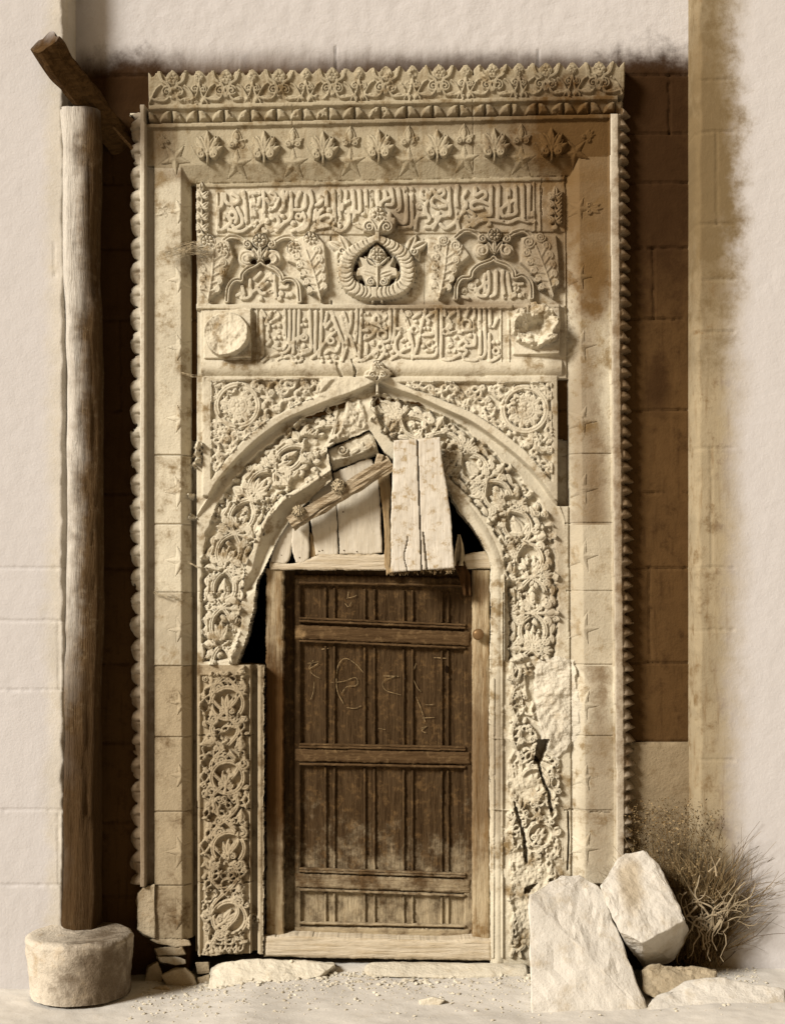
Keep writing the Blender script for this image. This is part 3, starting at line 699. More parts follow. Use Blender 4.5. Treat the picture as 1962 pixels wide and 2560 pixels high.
# ---- string course, lower inscription, bosses
i = part('string_course'); area((V > 755 + .004 * (U - 565)) & (V < 768) & (U > 487) & (U < 1415), .044, i)
F.cut([(505, 769), (1410, 767)], 3, .006, jag=2)
i_p2 = part('inscription_panel'); area((V >= 768) & (V < 893) & (U > 500) & (U < 1408), .032, i_p2)
i_l2 = part('lettering')
TD = "135,110 140,500 150,740 130,800;190,190 150,120;280,130 220,250 200,300 240,330 230,520 265,560 220,620;350,115 395,180 340,245 270,275;c320,340,28;c405,330,30;c390,425,30;c345,520,26;c412,510,28;c370,600,44;480,110 485,400 490,640 400,685 320,640;560,110 555,400 550,600;630,110 620,500 610,740;700,110 690,500 680,660 740,720 830,690;770,500 690,510 600,580 540,690 480,740;o775,510,45;c780,240,30;c745,325,28;c805,320,28;860,110 875,500 885,680 820,735 740,760;955,115 945,500 940,720;1040,105 1025,580 1000,800;1240,430 1170,490 1060,620 960,760 895,820;o1180,560,45;1120,150 1085,320;1160,275 1100,360;c1190,390,30;1190,110 1250,300 1320,480 1370,620 1362,760;1370,135 1420,300 1440,420;1490,125 1470,330 1420,480 1410,640 1345,860;1340,190 1400,420 1480,520 1560,770;1570,105 1560,400 1545,560;360,760 430,745 440,800 370,840;480,805 560,795 640,880;o695,825,50;c1050,870,28;c1170,870,30;c1130,805,32;c1240,800,36;c1040,815,24;1100,745 1170,700 1260,720 1300,620;150,870 220,810 330,765;c280,850,24;c770,640,36;c1300,600,28"
TE = "80,105 65,400 40,820 0,850;c190,150,24;c160,290,30;c130,165,22;300,165 352,200 340,285 280,295 268,220 300,165;400,115 445,170 405,260 425,330 380,350;240,290 380,345;310,390 230,480 130,530;o390,465,66;510,100 512,350 510,530 430,575 370,575;585,95 575,420 545,600;110,405 175,400;c140,500,32;c260,590,46;160,620 150,760;o370,655,50;c290,740,48;c480,650,42;c460,765,30;c550,725,30;c450,370,30;0,850 120,845 230,765 300,800;430,700 400,790 340,845;685,110 760,260 805,430 850,620 852,740;c790,150,52;970,140 860,210;1040,105 985,330 960,420 920,640 845,820;670,440 590,560 600,700 640,740;620,375 740,390 660,440;o880,390,50;c900,265,28;820,655 700,710 600,790 525,835;740,645 800,600;1170,130 1065,205 1100,260;c1090,295,30;c1030,370,26;c1090,375,26;1160,410 1150,460 1010,475;1210,95 1205,420 1205,600 1210,740 1150,795 960,795 880,800;1285,105 1285,400 1275,745;c1010,640,34;1080,600 1150,570 1155,690 1060,705;650,770 730,790 800,800;690,560 740,540"
TF = "500,755 520,830 650,835 795,765;700,130 600,215 640,290 580,380;690,310 640,370;o570,420,42;620,445 730,425 800,430;760,85 765,250 765,420;920,75 870,190;o880,310,72;840,405 960,390;1000,85 1005,350 1010,600 960,635 860,640;1080,95 1085,420 1090,750;1155,85 1160,420 1170,700 1120,810 1000,850 845,835;1235,75 1240,345;1225,460 1228,650 1230,845 1300,845 1380,790;1350,225 1290,345;c1290,580,32;c1355,580,32;o1330,715,46;c725,510,28;c610,720,34;c690,715,34;620,520 660,600;620,645 700,600 730,665;850,550 780,600 760,680 845,690 885,720 830,795;c940,475,32;850,555 890,590;550,110 560,180"
for dat, ox in ((TD, 630), (TE, 890), (TF, 1020)): txt(dat, ox, 755, 6, 9.4, .0115, i_l2)
F.stroke([(641, 770), (641, 905)], 3.5, .007); F.stroke([(1253, 768), (1254, 900)], 4, .007); F.stroke([(1273, 768), (1274, 900)], 4, .007)
for (x0, x1, y0, y1, cx_, cy_, r, wild) in ((507, 628, 768, 893, 566, 834, 58, .5), (1284, 1400, 757, 884, 1340, 812, 57, 1.5)):
    i = part('boss_block'); m = (U > x0) & (U < x1) & (V > y0) & (V < y1)
    area(m, .034 + .030 * np.clip((U - x0) / (x1 - x0), 0, 1) ** 2 + .012 * np.clip((V - y0) / (y1 - y0), 0, 1) ** 3, i)
    i = part('broken_boss'); F_R0 = F.R.copy(); d = np.hypot(U - cx_, V - cy_)
    rr = r + (fbm(U, V, 34, 8) - .5) * 16 * wild; nn = fbm(U, V, 46, 21, 5)
    hh = .052 + (nn - .5) * .11 * wild + .012 * (fbm(U, V, 9, 4) - .5) * wild
    if wild > 1: hh = hh - .05 * np.exp(-(((U - cx_ - 4) / 28) ** 2 + ((V - cy_ - 6) / 22) ** 2)) + .015
    hh = hh * np.clip((rr - d) / 4, 0, 1)
    F.R = np.where(d < rr, np.maximum(hh, .004), F.R); F.ID[d < rr] = i
# ---- plain course above spandrels
i = part('plain_course'); m = (V >= 893) & (V < 938) & (U > 500) & (U < 1408); area(m, .030 + .022 * np.sin(np.clip((V - 893) / 45, 0, 1) * math.pi), i)
F.cut([(878, 895), (888, 925), (884, 950), (900, 985), (908, 1010), (925, 1065)], 5, .02, jag=3); F.cut([(842, 905), (850, 930), (866, 975)], 8, .012, jag=5)
# ---- arch: spandrels, hood moulding, carved ring
HL = smooth([(520, 1238), (545, 1195), (575, 1160), (604, 1130), (637, 1099), (672, 1072), (712, 1045), (750, 1028), (787, 1012), (832, 994), (885, 975), (938, 952)], 4)
HR = smooth([(945, 950), (1000, 972), (1042, 987), (1107, 1017), (1182, 1052), (1247, 1098), (1308, 1148), (1351, 1194), (1388, 1248)], 4)
hood = [tuple(p) for p in HL] + [tuple(p) for p in HR]
below = hood + [(1400, 1260), (1415, 1300), (1430, 2440), (480, 2440), (480, 1300)]
sdh = sdf(U, V, below)                   # positive below the hood line
i_al = part('carved_arch'); i_ar = part('carved_arch')
inb = (sdh > 0) & (U > 487 + LS) & (U < 1416 + RS) & (V > 940); dh = np.clip(sdh, 0, 200)
cove = .060 - .056 * sst(dh, 0, 7) + .022 * sst(dh, 6, 58); lowb = sst(V, 1180, 1340)
left = U < 925
F.B = np.where(inb, cove * (1 - lowb) + .030 * lowb, F.B); F.ID[inb] = np.where(left, i_al, i_ar)[inb]
F.R[inb] = 0
sp_out_l = [(504, 940), (944, 940), (938, 952)] + [tuple(p) for p in HL[::-1]] + [(504, 1240)]
sp_out_r = [(946, 940), (1396, 938), (1398, 1252)] + [tuple(p) for p in HR[::-1]]
i_sl_, i_sr_ = part('spandrel'), part('spandrel')
for P, i in ((sp_out_l, i_sl_), (sp_out_r, i_sr_)):
    w_ = F.win(P, 2); d = sdf(U[w_], V[w_], P); m = d > 0
    F.B[w_] = np.where(m, .060, F.B[w_]); F.R[w_] = np.where(m, 0, F.R[w_]); F.ID[w_][m] = i
pl = [(526, 950), (800, 944), (795, 986), (787, 992), (750, 1008), (712, 1026), (670, 1050), (632, 1078), (604, 1104), (575, 1136), (545, 1172), (526, 1202)]
pr = [(990, 954), (1050, 952), (1380, 954), (1382, 1206), (1314, 1126), (1247, 1072), (1177, 1028), (1083, 990), (1020, 966)]
for P in (pl, pr):
    w_ = F.win(P, 2); d = sdf(U[w_], V[w_], P); F.B[w_] -= .022 * np.clip(d / 3, 0, 1)
F.poly([(800, 946), (838, 944), (834, 990), (796, 990)], .012, 8, mode='add', jag=6)
for (x, y, r, P, sd, big) in ((593, 1012, 52, pl, 3, 1), (1313, 1022, 55, pr, 4, 1)):
    i = part('rosette'); F_R0 = F.R.copy()
    F.stroke([(x + r * math.cos(t * .1745), y + r * math.sin(t * .1745)) for t in range(37)], 11, .023, sm=False, g=.5)
    for k in range(8):
        a = k * math.pi / 4 + .2; F.leaf(x + 21 * math.cos(a), y + 21 * math.sin(a), a, 26, 17, .021); 
        a += math.pi / 8; F.spiral(x + 33 * math.cos(a), y + 33 * math.sin(a), 7, a, 1.3, 1, 4.5, .02)
    F.rosette(x, y, 25, 8, .022); F.ID[F.R > F_R0 + .004] = i
    F.fill(P, 13.5, sd, .021, edge=.30, reject=[(x, y, r + 2)], gaps=400, clip=True); F.flatten(P, .021, 2, .30, .08, .3, 1.)
# right side shadow gap beside the spandrel
area((U > 1398) & (U < 1417 + RS) & (V > 945) & (V < 1262), -.03)
# opening
hole = [(656, 2440), (657, 1668), (622, 1664), (590, 1662), (602, 1625), (615, 1590), (622, 1560), (630, 1530), (634, 1490), (640, 1452), (655, 1425), (672, 1388), (690, 1350), (722, 1300), (775, 1242), (829, 1196), (824, 1160), (817, 1117), (835, 1107), (862, 1096), (900, 1082), (923, 1069), (932, 1082), (945, 1104), (960, 1128), (1010, 1165), (1107, 1197), (1150, 1278), (1184, 1317), (1207, 1353), (1221, 1385), (1230, 1415), (1227, 1470), (1231, 1530), (1228, 1600), (1226, 1800), (1229, 2440)]
w_ = F.win(hole, 80); do = sdf(U[w_], V[w_], hole) + (fbm(U[w_], V[w_], 16, 9) - .5) * 5
F.ID[w_][do > 0] = 0; F.SD[w_] = np.minimum(F.SD[w_], -do)
# soffit of the arch on the left: a splay that runs back to the opening
ar = [(835, 1180), (767, 1222), (705, 1257), (675, 1295), (655, 1330), (640, 1375), (628, 1425), (616, 1440), (600, 1470), (606, 1500), (640, 1470), (660, 1430), (700, 1360), (735, 1300), (790, 1240)]
w_ = F.win(ar, 2); da = sdf(U[w_], V[w_], ar); F.B[w_] = np.where(da > 0, F.B[w_] - .055 * np.clip(da / 30, 0, 1) ** .7, F.B[w_])
ar2 = [(1107, 1196), (1150, 1278), (1184, 1317), (1207, 1353), (1221, 1385), (1230, 1415), (1231, 2440), (1262, 2440), (1262, 1420), (1248, 1372), (1222, 1318), (1180, 1262), (1130, 1205)]
w_ = F.win(ar2, 2); da = sdf(U[w_], V[w_], ar2); F.B[w_] = np.where(da > 0, F.B[w_] + .014 * np.sqrt(np.clip(da / 14, 0, 1)) - .006, F.B[w_])
F.stroke([(1258, 1440), (1257, 1700), (1258, 2400)], 5, .010); F.stroke([(1234, 1700), (1233, 2400)], 7, .008)
# border line of the left ring
F.stroke([(838, 1172), (767, 1214), (703, 1252), (668, 1295), (648, 1335)], 11, .012)
ornL = [(506, 1655), (500, 1560), (499, 1470), (503, 1400), (514, 1330), (538, 1266), (574, 1204), (626, 1140), (690, 1088), (752, 1046), (826, 1012), (868, 996), (850, 1080), (812, 1112), (822, 1165), (766, 1206), (700, 1246), (662, 1290), (640, 1335), (622, 1390), (605, 1450), (600, 1530), (596, 1580), (574, 1650)]
ornR = [(930, 985), (960, 985), (1046, 1002), (1140, 1050), (1222, 1110), (1292, 1180), (1350, 1252), (1390, 1326), (1396, 1410), (1398, 1560), (1392, 1650), (1310, 1640), (1272, 1652), (1270, 1440), (1258, 1372), (1230, 1310), (1190, 1262), (1130, 1200), (1080, 1160), (1000, 1120), (955, 1075)]
for P in (ornL, ornR):
    w_ = F.win(P, 2); d = sdf(U[w_], V[w_], P) + (fbm(U[w_], V[w_], 18, 55) - .5) * 14; F.B[w_] -= .034 * np.clip(d / 4, 0, 1) * (F.ID[w_] > 0)
F.vines([(552, 1664, 44), (550, 1570, 48), (556, 1478, 52), (566, 1390, 54), (592, 1310, 54), (632, 1235, 54), (690, 1168, 52), (755, 1115, 48), (812, 1078, 44), (862, 1040, 36)], 190, (570, 1378), .034, 1)
F.vines([(950, 1005, 22), (1010, 1046, 44), (1080, 1086, 56), (1160, 1145, 62), (1225, 1210, 60), (1280, 1285, 60), (1315, 1360, 62), (1332, 1450, 62), (1336, 1540, 62), (1332, 1640, 58)], 182, (1323, 1398), .034, 2)
F.fill(ornL, 0, 11, .034, gaps=700); F.fill(ornR, 0, 12, .034, gaps=800)
F.flatten(ornL, .034, 2, .34, .08, .3); F.flatten(ornR, .034, 2, .34, .08, .3)
# knot under the apex and the finial over it
F.stroke([(943, 952), (943, 982), (930, 1000), (928, 1016), (943, 1030), (960, 1046)], 8, .026, g=.3); F.stroke([(943, 982), (958, 1000), (958, 1016), (943, 1030), (928, 1046)], 8, .026, g=.3)
i = part('arch_finial'); F_R0 = F.R.copy()
F.poly([(943, 958), (930, 946), (908, 940), (912, 928), (926, 922), (930, 905), (944, 900), (958, 906), (962, 918), (976, 924), (984, 934), (970, 944), (956, 947)], .040, 4)
F.rosette(943, 912, 13, 6, .052); F.spiral(931, 938, 9, -1.2, 1.5, -1, 4.5, .05); F.spiral(956, 938, 9, -1.9, 1.5, 1, 4.5, .05); F.stroke([(943, 975), (943, 935)], 8, .046)
F.ID[F.R > F_R0 + .012] = i
# broken stone near the apex on the left
def rough(P, depth, amp, sc, seed, pid=None):
    w_ = F.win(P, 2); d = sdf(U[w_], V[w_], P) + (fbm(U[w_], V[w_], 20, seed) - .5) * 12; t = np.clip(d / 6, 0, 1)
    nn = fbm(U[w_], V[w_], sc, seed + 5, 5)
    F.R[w_] = F.R[w_] * (1 - t) + t * (depth + (nn - .5) * amp)
    if pid: F.ID[w_][(d > 0) & (F.ID[w_] > 0)] = pid
rough([(842, 1010), (880, 985), (905, 992), (922, 1066), (835, 1108), (838, 1060)], .012, .05, 30, 31)
rough([(790, 985), (838, 940), (900, 950), (905, 985), (840, 1000)], .0, .018, 30, 33)
rough([(760, 1080), (830, 1090), (815, 1115), (760, 1120)], .010, .02, 18, 35)
F.cut([(663, 1245), (659, 1275), (652, 1300), (656, 1335)], 5, .02, jag=4); F.cut([(487, 1480), (560, 1479), (610, 1482)], 3, .006); F.cut([(596, 1490), (594, 1540), (585, 1590), (570, 1610)], 4, .014, jag=4)
# ---- jamb blocks, left
i_bk = []
for (a, b) in ((1666, 1842), (1845, 2026), (2029, 2213), (2216, 2432)):
    i = part('jamb_block', M_LOW if a < 2200 else M_LOW2); m = (U > 487 + LS) & (U < 657) & (V >= a - 3) & (V < b); m &= F.ID > 0
    F.B = np.where(m, .040, F.B); F.R = np.where(m, 0, F.R); F.ID[m] = i
    F.B = np.where(m & (U > 626) & (U < 640), -.02, F.B); F.B = np.where(m & (U >= 640), .012 + .02 * np.sqrt(np.clip(1 - ((U - 648) / 9) ** 2, 0, 1)), F.B)
    F.cut([(487, b), (626, b)], 5, .02, jag=3)
F.B = np.where((U > 500) & (U < 622) & (V > 1690) & (V < 2400) & (F.ID > 0), .026, F.B)
vine = [(560 + 34 * math.sin((v - 1690) / 182 * 2 * math.pi), v) for v in range(1684, 2390, 14)]
vine2 = [(560 - 34 * math.sin((v - 1690) / 182 * 2 * math.pi), v) for v in range(1684, 2390, 14)]
F.stroke(vine, 9, .026, g=.4); F.stroke(vine2, 9, .026, g=.4)
ml = [(567, 1760, 40, -1.57), (567, 1946, 40, -1.4), (570, 2124, 40, -1.57), (572, 2300, 42, -.6)]
for (x, y, r, a) in ml: F.med(x, y, r, .030, a)
for (x, y, a, L) in ((540, 1850, 2.8, 44), (596, 1700, -1.2, 38), (600, 1880, -1.57, 40), (528, 1715, -1.6, 34), (600, 2060, -1.5, 36), (532, 2036, -1.57, 36), (596, 2236, -1.4, 36)):
    F.bud(x, y, a, L, L * .6, .029)
F.fill([(504, 1690), (620, 1690), (620, 2390), (504, 2390)], 14, 21, .030, edge=.35, reject=[(x, y, r * 1.2) for x, y, r, a in ml], gaps=900)
F.poly([(487, 2432), (487, 2400), (520, 2380), (545, 2372), (560, 2405), (560, 2432)], .02, 6, mode='add', jag=5)
F.ID[(V > 2392 + 20 * (fbm(U, V, 40, 61) - .5)) & (U > 470) & (U < 657)] = 0
F.ID[(V > 2345 + (U - 384) * .16 + 26 * (fbm(U, V, 40, 62) - .5)) & (U < 480)] = 0
F.flatten([(504, 1690), (620, 1690), (620, 2390), (504, 2390)], .030, 1, .4)
# ---- jamb, right: worn ornament, a patch of rubble fill, open cracks
F.R = np.where((U > 1268) & (U < 1412) & (V > 1650) & (V < 2432) & (F.ID > 0), 0, F.R)
ornR2 = [(1274, 1640), (1330, 1655), (1345, 1760), (1352, 1860), (1400, 1905), (1404, 2190), (1340, 2260), (1318, 2400), (1274, 2400)]
F.stroke([(1290 + 12 * math.sin(v / 26), v) for v in range(1650, 2400, 9)], 8, .026, g=.4); F.stroke([(1292 - 12 * math.sin(v / 26), v) for v in range(1650, 2400, 9)], 8, .026, g=.4)
mr = [(1338, 1955, 34, -1.2), (1352, 2090, 32, -.9)]
for (x, y, r, a) in mr: F.med(x, y, r, .027, a)
F.fill(ornR2, 14, 23, .028, edge=.3, reject=[(x, y, r * 1.2) for x, y, r, a in mr], gaps=900)
F.flatten(ornR2, .027, 1, .4)
w_ = F.win(ornR2, 4); er = sst(fbm(U[w_], V[w_], 60, 57), .40, .62) * (V[w_] > 1655) * (U[w_] > 1266) * (U[w_] < 1412)
F.R[w_] = F.R[w_] * (1 - .85 * er) + er * (fbm(U[w_], V[w_], 16, 58, 4) - .35) * .022
i_rp = part('rubble_patch', stone('patch_stone', (.55, .495, .385), (.30, .21, .10), .6, grain=.004))
rough([(1346, 1650), (1392, 1640), (1440, 1650), (1452, 1760), (1452, 1830), (1420, 1880), (1396, 1904), (1372, 1882), (1352, 1850), (1340, 1780), (1330, 1720)], .012, .055, 46, 41, i_rp)
rough([(1312, 1690), (1340, 1690), (1345, 1760), (1325, 1760)], -.012, .02, 20, 43)
def pit(P, depth, jag=5): 
    w_ = F.win(P, 6); d = sdf(U[w_], V[w_], P) + (fbm(U[w_], V[w_], 14, 51) - .5) * jag; F.R[w_] = np.where(d > 0, -depth, F.R[w_])
pit([(1345, 1852), (1374, 1850), (1368, 1880), (1352, 1915), (1335, 1912)], .09)
F.cut([(1346, 1905), (1358, 1950), (1374, 1985), (1380, 2030)], 9, .06, jag=3); F.cut([(1290, 2025), (1300, 2060), (1312, 2100), (1318, 2160)], 11, .06, jag=4)
F.cut([(1306, 1350), (1320, 1356), (1330, 1365)], 3, .01)
pit([(1312, 2226), (1345, 2214), (1325, 2240), (1312, 2240)], .05)
F.cut([(1232, 1848), (1290, 1850)], 3, -.010); F.cut([(1232, 2026), (1284, 2030)], 4, -.012); F.cut([(1415, 2030), (1530, 2032)], 4, .012, jag=3)
F.cut([(1423, 2035), (1425, 2100), (1422, 2180)], 5, .03)
# gaps between jamb and the carved stones on the left; mortar lumps in them
F.B = np.where((U > 476 + LS) & (U < 486 + LS) & (V > 470) & (F.ID > 0), -.03, F.B)
F.B = np.where((U > 487) & (U < 498) & (V > 770) & (V < 935), .012, F.B)
for (x, y, r) in ((490, 1132, 15), (482, 1158, 10), (494, 1115, 14), (476, 1240, 9), (478, 1290, 8), (492, 1150, 10)):
    w_ = F.win([(x, y)], r * 2); d = np.hypot(U[w_] - x, V[w_] - y) / r + (fbm(U[w_], V[w_], 9, 71) - .5) * 1.4
    F.R[w_] = np.maximum(F.R[w_], np.where(d < 1, .05 * np.sqrt(np.clip(1 - d, 0, 1)) + .02, -9))
# general wear
chip = fbm(U, V, 26, 91, 5)
boss_ids = [k_ for k_, v_ in names.items() if v_ in ('broken_boss', 'ring_wreath', 'medallion_palmette', 'rubble_patch', 'leaf_pendant', 'arch_finial', 'side_leaf', 'medallion_finial', 'trefoil_arch', 'leaf_spray', 'palmette')]
F.R = np.where((F.R > 0) & ~np.isin(F.ID, boss_ids), F.R * (1 - .75 * sst(chip, .60, .74)), F.R)
F.B += (fbm(U, V, 120, 92) - .5) * .008 + (fbm(U, V, 22, 93) - .5) * .003
F.R += (np.random.RandomState(4).rand(*U.shape) - .5) * .0012
F.B = blur(F.B, 2)
lf = F.ID == I_FIELD; i = part('back_slab'); F.ID[lf & (U > 1250)] = i; i = part('back_slab'); F.ID[lf & (U < 600)] = i
portal = empty('carved_portal', (0, 0, 0), 'tall portal of carved limestone with two inscription bands, a pointed arch and star-studded jambs', 'portal')
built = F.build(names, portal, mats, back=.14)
for i, o in built.items():
    if o.name.startswith('broken_boss') and names[i] == 'broken_boss': pass
# ------------------------------------------------------------ ground
def axis(segs):
    out = []
    for a, b, st in segs: out += list(np.arange(a, b, st))
    return np.array(out + [segs[-1][1]])
gx = axis([(-60, -8, 4), (-8, -2.2, .3), (-2.2, 2.2, .012), (2.2, 8, .3), (8, 60, 4)])
gy = axis([(-70, -10, 4), (-10, -2, .3), (-2, .02, .012), (.02, 2.5, .2)])
GX, GY = np.meshgrid(gx, gy)
near = np.exp(-np.clip(-GY - .9, 0, 99) * .8)
def ground_z(X, Y):
    z = (fbm(X * 100 + 500, Y * 100 + 700, 42, 101, 5) - .5) * .030 + (fbm(X * 100 + 500, Y * 100 + 700, 7, 102, 3) - .5) * .006
    z = z - .05 * sst(-X, .55, .95) + .03 * sst(X, .9, 1.4)
    return z - .028
GZ = ground_z(GX, GY) * near - .0
M_GROUND = stone('pale_dust', (.64, .595, .52), (.50, .42, .31), .25, grain=.0012)
n_ = len(gx); ii = np.arange(GX.size).reshape(GX.shape)
q = np.stack([ii[:-1, :-1], ii[:-1, 1:], ii[1:, 1:], ii[1:, :-1]], -1).reshape(-1, 4)
tag(link('ground', mesh_np('ground', np.stack([GX, GY, GZ], -1).reshape(-1, 3), q), M_GROUND, smooth=True), kind='structure')
# ------------------------------------------------------------ walls
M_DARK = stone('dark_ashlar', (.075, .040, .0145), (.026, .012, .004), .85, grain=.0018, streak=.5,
    blots=[BL(1650, 430, 120, 330, .95), BL(280, 600, 60, 900, .75), BL(1650, 960, 30, 70, .8)], blotcol=(.03, .014, .005), fade=fade_above(zz(182), zz(84), .06), late=[BL(330, 205, 120, 80, .95), BL(1640, 215, 130, 100, .95), BL(1250, 165, 430, 40, .6)])  # blot beside the post paints in the shade there; top fades to white
def ashlar(u0, u1, v0, v1, cell, joints, vj, seed, hole=None, rough_=.006, jl=9999):
    W = Field(u0, v0, u1, v1, cell); W.ID[:] = 1
    W.B += (fbm(W.U, W.V, 160, seed) - .5) * rough_ * 1.5 + (fbm(W.U, W.V, 30, seed + 3, 5) - .5) * rough_
    for v in joints: W.cut([(u0, v + 2), (min((u0 + u1) / 2, u0 + jl / 2), v - 1), (min(u1, u0 + jl), v)], 7, .012, jag=4, seed=int(v))
    for (u, a, b) in vj: W.cut([(u, a), (u + 2, b)], 6, .010, jag=3, seed=int(u))
    if hole is not None: W.ID[sdf(W.U, W.V, hole) > -6] = 0
    return W
wh = [(470, 2500), (470, 1100), (1000, 1000), (1420, 1100), (1420, 2500)]
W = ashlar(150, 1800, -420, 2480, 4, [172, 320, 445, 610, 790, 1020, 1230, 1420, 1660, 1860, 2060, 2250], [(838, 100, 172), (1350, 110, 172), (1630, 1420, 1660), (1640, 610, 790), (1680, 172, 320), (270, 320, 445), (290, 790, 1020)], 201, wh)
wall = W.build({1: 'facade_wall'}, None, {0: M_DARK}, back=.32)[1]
tag(wall, 'dark stained ashlar wall behind the carved portal, its colour fading to white along its top', 'wall')
M_LOWBLOCK = stone('grey_ashlar', (.23, .175, .105), (.13, .085, .04), .6, grain=.003)
W = ashlar(1556, 1748, 1860, 2250, 4, [1862], [], 207)
W.B += .012
o = W.build({1: 'facing_block'}, wall, {0: M_LOWBLOCK}, y0=0, back=.02)[1]; o['label'] = 'lighter squared block low in the dark wall'
# the room behind the door: bare walls, no lamp
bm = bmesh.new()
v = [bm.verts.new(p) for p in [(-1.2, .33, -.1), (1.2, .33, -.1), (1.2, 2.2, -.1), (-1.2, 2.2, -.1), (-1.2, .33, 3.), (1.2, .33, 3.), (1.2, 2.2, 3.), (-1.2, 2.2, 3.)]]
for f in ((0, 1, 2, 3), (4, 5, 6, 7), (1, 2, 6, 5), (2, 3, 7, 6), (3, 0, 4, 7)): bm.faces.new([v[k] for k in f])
bm_obj('inner_room', bm, plain('dark_plaster', (.05, .028, .012)), wall)  # walls coloured dark so the room reads unlit through the gaps
M_PALE = stone('edge_fade_ashlar', (.53, .485, .41), (.42, .36, .26), .4, grain=.0014, fade=fade_side(xx(160), xx(110), .08))  # stone colour runs into the painted white fade at the left
M_PALE2 = stone('edge_fade_pier', (.30, .24, .15), (.15, .09, .035), .8, grain=.0013, streak=.6, coarse=.5, late=[BL(1760, 430, 75, 400, 1.)], blotcol=(.15, .105, .052), fade=fade_side(xx(1772), xx(1880), .10))  # brown stone runs into the painted white fade at the right
YL, KL = -.18, (-.18 - (YREF - D)) / D
def pier(name, u0, u1, y, y1, joints, vj, mat, seed, label, bulge=0):
    k = (y - (YREF - D)) / D
    W = ashlar(u0, u1, -600, 2560, 4, joints, vj, seed, rough_=.003, jl=95 if u0 > 0 else 9999)
    W.R *= .45
    e = np.minimum(W.U - u0, u1 - W.U); W.B -= .03 * (1 - sst(e + (fbm(W.U, W.V, 50, seed + 9) - .5) * 14, 0, 12)) 
    o = W.build({1: name}, None, {0: mat}, k=k, y0=y, back=y1 - y)[1]
    return tag(o, label, 'wall')
pier('ashlar_pier', -700, 166, YL, .34, [1420, 1552, 1725, 2025, 2213], [(146, 1552, 1725), (146, 2025, 2213), (136, 610, 690)], M_PALE, 211, 'pale ashlar pier left of the timber post, its colour fading to white')
pier('rubble_pier', 1738, 2700, -.16, .34, [200, 330, 560, 700, 830, 1120, 1420, 1575, 1900], [(1790, 330, 560), (1776, 1120, 1420)], M_PALE2, 221, 'pale rough stone pier right of the dark wall')
# sloped ledges at the head of the right pier
def slab(name, P, y, th, mat, parent=None, cell=2.5, grainfn=None, seed=5, jag=3, bev=4, bowl=.0, edge=.006):
    k = (y - (YREF - D)) / D; A = np.asarray(P)
    W = Field(A[:, 0].min() - 8, A[:, 1].min() - 8, A[:, 0].max() + 8, A[:, 1].max() + 8, cell)
    d = sdf(W.U, W.V, P) + (fbm(W.U, W.V, 14, seed) - .5) * jag
    W.ID[d > 0] = 1; W.SD = d
    W.B = -edge * (1 - np.clip(d / bev, 0, 1)) ** 2 + (fbm(W.U, W.V, 60, seed + 2) - .5) * bowl
    if grainfn is not None: W.B = W.B + grainfn(W.U, W.V)
    return W.build({1: name}, parent, {0: mat}, k=k, y0=y, back=th)[1]
def grain(amp, seed, dirv=True, sc=5.):
    return (lambda a, b: (fbm(a * (sc if dirv else .3), b * (.3 if dirv else sc), 18, seed, 4) - .5) * amp)
# ------------------------------------------------------------ timber post, its base, the brace
M_POST = timber('old_post', (.115, .072, .034), (.04, .022, .009), .8, flake=((.30, .23, .14), .63), bscale=.006, mott=.35, blots=[((xx(158), -.22, zz(760)), (.105, .16, 1.8), .97, (.57, .525, .45)), ((xx(205), -.15, zz(2060)), (.3, .6, .62), .9), ((xx(255), -.15, zz(900)), (.05, .2, 2.6), .6)], blotcol=(.055, .031, .013), fade=fade_above(zz(330), zz(180), .12))  # pale left and dark right blots paint its light and shade; top fades white
py, pk = -.15, (-.15 - (YREF - D)) / D
def P3(u, v, y): return PX(u, v, y)
rows, segs = 150, 48; Vt, Ft = [], []
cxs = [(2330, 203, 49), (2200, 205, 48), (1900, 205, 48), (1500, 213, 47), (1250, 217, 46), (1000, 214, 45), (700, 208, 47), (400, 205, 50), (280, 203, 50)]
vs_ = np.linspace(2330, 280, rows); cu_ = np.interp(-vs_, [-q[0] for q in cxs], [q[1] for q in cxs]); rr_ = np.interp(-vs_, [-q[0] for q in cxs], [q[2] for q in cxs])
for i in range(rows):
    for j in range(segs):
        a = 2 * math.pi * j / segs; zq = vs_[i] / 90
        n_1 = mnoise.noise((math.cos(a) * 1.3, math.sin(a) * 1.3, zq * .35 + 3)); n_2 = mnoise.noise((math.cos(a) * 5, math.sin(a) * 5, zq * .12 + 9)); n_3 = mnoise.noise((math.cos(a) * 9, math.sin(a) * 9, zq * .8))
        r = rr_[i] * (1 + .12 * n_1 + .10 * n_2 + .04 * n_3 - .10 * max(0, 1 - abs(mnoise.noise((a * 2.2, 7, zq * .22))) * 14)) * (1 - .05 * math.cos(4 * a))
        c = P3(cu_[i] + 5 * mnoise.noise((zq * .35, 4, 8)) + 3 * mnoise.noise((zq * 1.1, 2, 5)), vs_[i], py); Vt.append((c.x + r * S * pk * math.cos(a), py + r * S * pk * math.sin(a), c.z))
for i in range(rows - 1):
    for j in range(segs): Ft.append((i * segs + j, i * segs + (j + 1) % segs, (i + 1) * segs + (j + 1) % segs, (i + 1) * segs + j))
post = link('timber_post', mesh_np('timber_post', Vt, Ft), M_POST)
tag(post, 'rough hewn round timber post standing on a round stone base', 'post')
M_BASE = stone('base_stone', (.60, .53, .42), (.34, .23, .11), .6, grain=.005, blots=[((xx(290), -.3, zz(2400)), (.16, .5, .28), .85)], blotcol=(.07, .04, .015))  # dark right-hand blot paints in the deep shade on that side
